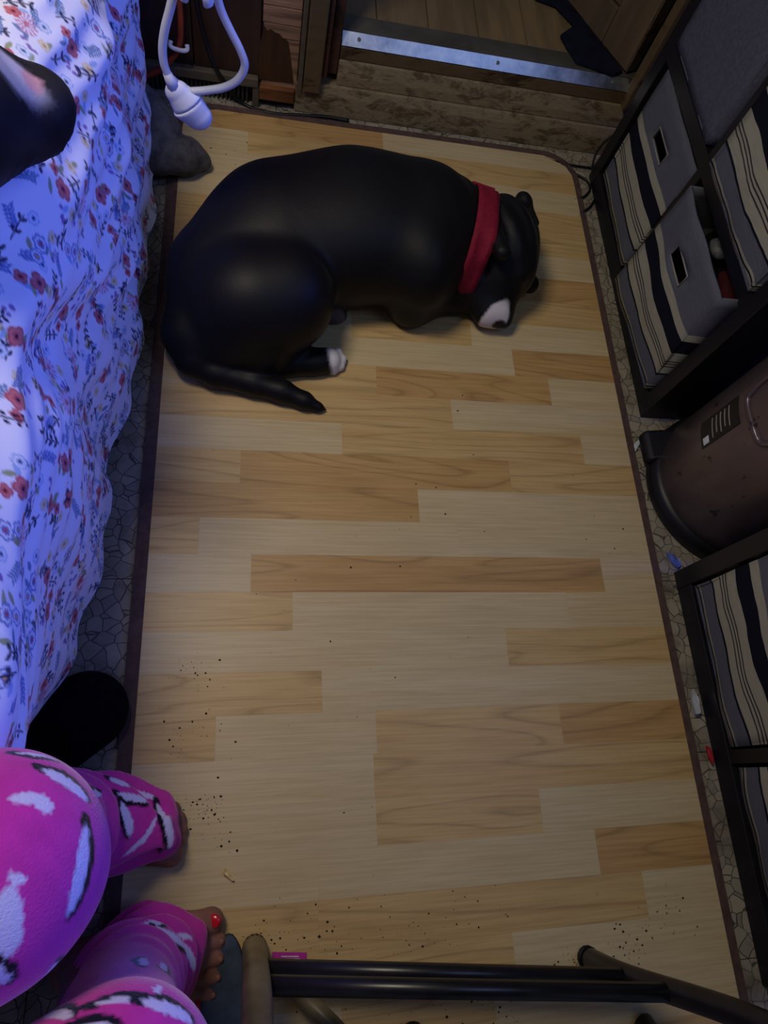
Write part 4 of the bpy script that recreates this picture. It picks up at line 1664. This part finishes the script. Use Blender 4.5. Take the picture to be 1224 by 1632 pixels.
fl = thing('sandal', 'slate grey sandal sole beside the foot with red toenail polish', 'sandal', W(362, 1580, MZ))
bm = bmesh.new()
op = []
for k in range(36):
    a = 2 * math.pi * k / 36
    wv_ = 0.036 * (1 - 0.12 * math.cos(a))
    op.append(Vector((W(362, 1585, 0).x + 0.0 + wv_ * math.sin(a) - 0.006 * (1 - math.cos(a)), -0.312 + 0.118 * math.cos(a), MZ + 0.0005)))
prism(bm, op, (0, 0, 0.016))
obj('footbed', bm, M['slate'], fl, bevel=0.004, seg=3)
cx_ = W(362, 1585, 0).x
tb('strap', catmull([(cx_ - .040, -.26, .012), (cx_ - .036, -.27, .030), (cx_ - 0.028, -.34, .045), (cx_ - .020, -.38, .024)], 8), 0.0035, M['red'], fl, 8)
bm = bmesh.new()
prism(bm, [Vector((p.x * 1.0, p.y, MZ + 0.0001)) for p in op], (0, 0, 0.004))
obj('outsole', bm, M['black_cable'], fl)

# ================================================================== HANGING CONTROLLER, CORDS, HOSE
YD = 0.94
ctl = thing('cord_controller', 'white hand controller hanging on its looped white cord beside the bed', 'controller', WY(300, 170, YD))
A_, B_ = WY(284, 146, YD), WY(313, 182, YD)


def rotsd(c0, c1, ra, rb, flat):
    c0, c1 = np.array(c0), np.array(c1)

    def f(G):
        # flattened along y (thickness)
        return sd_cap([G[0], c0[1] + (G[1] - c0[1]) * flat, G[2]], tuple(c0), (c1[0], c0[1] + (c1[1] - c0[1]) * flat, c1[2]), ra, rb)
    return f


f0 = rotsd(WY(284, 148, YD), WY(300, 166, YD), .0185, .0265, 1.5)
f1 = rotsd(WY(297, 166, YD), WY(315, 185, YD), .0265, .0215, 1.45)
lo_, hi_ = [min(A_[i], B_[i]) - .045 for i in range(3)], [max(A_[i], B_[i]) + .045 for i in range(3)]
dv_ = (B_ - A_).normalized()
mid_ = WY(298, 166, YD)


def clipped(f, sgn):
    def g(G):
        pl = ((G[0] - mid_.x) * dv_.x + (G[1] - mid_.y) * dv_.y + (G[2] - mid_.z) * dv_.z) * sgn + 0.0006
        return -smin(-f(G), -pl, 0.004)
    return g


sdf_obj('upper_shell', clipped(f0, 1), lo_, hi_, 0.0018, M['white_plastic'], ctl)
sdf_obj('lower_shell', clipped(f1, -1), lo_, hi_, 0.0018, M['white_plastic'], ctl)
tb('strain_relief', [WY(266, 116, YD), WY(270, 125, YD), WY(277, 136, YD)], [0.0062, 0.0075, 0.011], M['white_cord'], ctl, 10)
cpts = [(267, 118), (261, 100), (259, 75), (263, 45), (272, 10), (283, -40), (292, -120)]
tb('cord', catmull([WY(x, y, YD) for x, y in cpts] + [Vector((-0.10, 1.30, 1.25)), Vector((-0.10, 1.414, 1.36))], 8), 0.0058, M['white_cord'], ctl, 10)
cpts = [(304, 146), (330, 144), (358, 139), (379, 127), (390, 105), (383, 80), (368, 50), (352, 15), (340, -30), (322, -110)]
tb('cord', catmull([WY(x, y, YD) for x, y in cpts] + [Vector((-0.085, 1.30, 1.25)), Vector((-0.088, 1.414, 1.36))], 8), 0.0056, M['white_cord'], ctl, 10)

hose = [(284, -60), (286, 0), (288, 35), (286, 72), (272, 96), (252, 113), (226, 123), (195, 129), (150, 138)]
ho = thing('cable', 'orange cable curving down the dark wall behind the white controller', 'cable', WY(285, 60, 1.405))
tb('orange_cable', catmull([WY(x, y, 1.40) for x, y in hose], 8), 0.0056, M['orange'], ho, 10)
cl_ = WY(285, 76, 1.392)
bm = bmesh.new()
tube(bm, catmull([cl_ + Vector((-.015, 0.004, .0095)), cl_ + Vector((-.0165, 0, .002)), cl_ + Vector((-.010, -.003, -.001)), cl_ + Vector((.008, -.003, -.003)), cl_ + Vector((.0165, 0, -.001)), cl_ + Vector((.016, .004, .0065))], 5), 0.0044, 8)
o = obj('cable_clip', bm, M['white_plastic'], None, smooth=True)
tag(o, 'small white cable clip holding the orange cable', 'clip')
bc = [WY(308, -40, 1.41), WY(312, 0, 1.41), WY(326, 60, 1.408), WY(346, 112, 1.395), W(385, 163, 0.006), W(430, 180, 0.0055), W(480, 184, 0.0055), W(525, 187, 0.005), W(556, 193, 0.005)]
o = tb('black_cable', catmull(bc, 8), 0.0042, M['black_cable'], None)
tag(o, 'black cable running down the wall and along the sill base', 'cable')
for lab, pts in (('thin black cord looped upright against the shelf corner post', [W(985, 212, .07), W(968, 222, .05), W(951, 243, .03), W(944, 268, .012), W(946, 300, .004)]),
                 ('thin black cord curling from under the mat corner to the shelf', [W(893, 262, .004), W(915, 276, .004), W(935, 288, .004), W(940, 302, .004), W(930, 314, .004), W(914, 319, .004)]),
                 ('short thin black cord end by the mat edge below the cord loops', [W(948, 318, .004), W(940, 330, .004), W(930, 338, .004), W(922, 346, .004)]),
                 ('thin black cord lying along the foot of the sill', [W(868, 252, .004), W(890, 259, .004), W(915, 264, .004), W(943, 268, .004)])):
    o = tb('black_cable', catmull(pts, 8), 0.0028, M['black_cable'], None, 8)
    tag(o, lab, 'cord')

# ================================================================== CHAIR (front legs and stretchers in view)
ch = thing('metal_chair', 'black tubular metal chair at the bottom edge with two stretchers and worn left leg', 'chair', (0.28, -0.4, MZ))
fl0, fr0 = Vector((0.026, -0.212, MZ)), Vector((0.512, -0.271, MZ))
tl, trr = Vector((0.022, -0.300, 0.45)), Vector((0.600, -0.310, 0.45))


def leg(p, q, r, mat, name='leg', bend=None):
    pts = [Vector(p), Vector(p).lerp(Vector(q), 0.3), Vector(p).lerp(Vector(q), 0.65), Vector(q)]
    return tb(name, pts, r, mat, ch, 14)


l1 = tb('leg', catmull([Vector((0.026, -0.2135, MZ + .004)), Vector((0.026, -0.217, 0.10)), Vector((0.024, -0.222, 0.25)), tl], 6), 0.0165, M['chair_worn'], ch, 16)
l1['label'] = 'worn tan-coloured leg'
tb('leg', catmull([fr0 + Vector((0, 0, .004)), Vector((0.522, -0.274, 0.11)), Vector((0.575, -0.281, 0.30)), trr], 6), 0.0150, M['chair'], ch, 16)
for p in (Vector((0.026, -0.2135, MZ)), fr0):
    bmf = bmesh.new()
    tube(bmf, [p + Vector((0, 0, 0.0003)), p + Vector((0, 0, .004)), p + Vector((0, 0, .010))], [0.012, .0165, .0165], 14)
    obj('foot_cap', bmf, M['black_cable'], ch, smooth=True)
tb('stretcher', [Vector((0.030, -0.219, .100)), Vector((0.28, -0.247, .105)), Vector((0.522, -0.274, .110))], 0.0112, M['chair'], ch, 12)
tb('stretcher', [Vector((0.030, -0.220, .172)), Vector((0.28, -0.248, .176)), Vector((0.540, -0.276, .181))], 0.0112, M['chair'], ch, 12)
rl = [((0.240, -0.330, MZ + .004), (0.21, -0.62, .45)), ((0.585, -0.358, MZ + .004), (0.62, -0.62, .45))]
for p, q in rl:
    leg(p, q, 0.0150, M['chair'])
tb('brace', [Vector((0.066, -0.248, 0.035)), Vector((0.125, -0.300, 0.055)), Vector((0.24, -0.41, 0.10))], 0.0115, M['chair_worn'], ch, 12)
bxs = bx('seat', -0.01, 0.62, -0.72, -0.285, 0.452, 0.48, M['black'], ch, 0.008)

# ================================================================== SMALL LITTER
def chip(name, label, cat, pts, z, h, mat, group=None):
    bm = bmesh.new()
    prism(bm, [W(x, y, z) for x, y in pts], (0, 0, h))
    bmesh.ops.subdivide_edges(bm, edges=bm.edges[:], cuts=1)
    for v in bm.verts:
        v.co.z += random.uniform(0, h * 0.8) if v.co.z > z + h * 0.5 else 0
    o = obj(name, bm, mat)
    return tag(o, label, cat, group)


chip('wrapper', 'crumpled blue and white wrapper on the floor beside the lower shelf corner', 'wrapper', [(1061, 882), (1071, 884), (1080, 893), (1083, 903), (1078, 906), (1070, 899)], 0.001, 0.004, M['bluepaper'])
chip('paper_scrap', 'white paper scrap by the trash can pedal', 'paper', [(1009, 709), (1022, 697), (1021, 703), (1011, 722)], 0.001, 0.002, M['paper'])
chip('foil_scrap', 'shiny silver foil scrap between mat edge and lower shelf', 'foil', [(1100, 1105), (1103, 1098), (1110, 1113), (1114, 1137), (1107, 1139), (1102, 1122)], 0.008, 0.004, M['foil'])
chip('red_scrap', 'small red plastic scrap wedged between mat edge and shelf base', 'scrap', [(1124, 1189), (1130, 1192), (1135, 1205), (1134, 1218), (1128, 1207)], 0.008, 0.003, M['red'])
chip('paper_scrap', 'pale paper strip on the dark floor left of the sleeping dog', 'paper', [(238, 519), (248, 497), (252, 500), (246, 522)], 0.001, 0.001, M['greybin'])
chip('crumb', 'pale yellow food crumb on the mat between the two bare feet', 'crumb', [(355, 1386), (360, 1384), (367, 1395), (373, 1402), (369, 1404), (361, 1396), (356, 1393)], MZ, 0.004, M['palecrumb'])
cd = thing('card', 'magenta card with white print lying on the mat behind the chair stretcher', 'card', W(460, 1523, MZ))
bm = bmesh.new()
prism(bm, [W(x, y, MZ + 0.0002) for x, y in ((434, 1517), (489, 1518), (488, 1552), (434, 1552))], (0, 0, 0.0008))
obj('card_sheet', bm, M['magenta'], cd)
for (xa, xb, yy) in ((448, 476, 1523.5), (446, 478, 1527.5), (447, 474, 1531)):
    bm = bmesh.new()
    prism(bm, [W(x, y, MZ + 0.0011) for x, y in ((xa, yy), (xb, yy), (xb, yy + 1.6), (xa, yy + 1.6))], (0, 0, 0.0002))
    obj('print_line', bm, M['paper'], cd)
# cloth beyond the door
bm = bmesh.new()
prism(bm, [W(x, y, 0.169) for x, y in ((842, -20), (852, 2), (868, 8), (884, 14), (913, 45), (891, 60), (904, 84), (917, 104), (948, 114), (978, 124), (990, 118), (930, 40), (905, -10))], (0, 0, 0.010))
o = obj('navy_rag', bm, M['navy'], None, bevel=0.004)
tag(o, 'dark navy rag on the porch floor beside the open door', 'rag')

# grit scattered on the mat (uncountable)
bm = bmesh.new()
spots = [(925, 1545, 40, 60), (1010, 1500, 45, 50), (985, 1560, 40, 35), (790, 1605, 45, 30), (900, 1530, 30, 25), (700, 1520, 160, 80), (310, 1070, 40, 35), (325, 1285, 35, 55), (300, 1170, 60, 40),
         (480, 1500, 80, 40), (600, 1100, 300, 25), (700, 750, 200, 22), (330, 1330, 60, 20), (960, 860, 60, 10), (370, 250, 30, 16), (620, 1600, 200, 60), (1060, 1450, 50, 40), (420, 1490, 40, 25)]
for x, y, s, nn in spots:
    for _ in range(nn):
        px, py = random.gauss(x, s * .5), random.gauss(y, s * .4)
        p = W(px, py, MZ + 0.0006)
        if not (X0 + .01 < p.x < X1 - .01 and YB + .01 < p.y < YT - .02):
            continue
        r = random.choice([.0004, .0005, .0007, .0009, .0016]) * random.uniform(.7, 1.2)
        vs_ = [bm.verts.new(p + Vector((r * random.uniform(.7, 1.5) * a, r * random.uniform(.7, 1.3) * b_, r * .6 * c_))) for a, b_, c_ in ((1, 0, 0), (0, 1, 0), (-1, 0, 0), (0, -1, 0), (0, 0, 1))]
        for i in range(4):
            bm.faces.new((vs_[i], vs_[(i + 1) % 4], vs_[4]))
        bm.faces.new(vs_[:4][::-1])
o = obj('grit', bm, M['crumb'])
tag(o, 'dark crumbs and grit scattered over the wood-print mat', 'crumbs', kind='stuff')
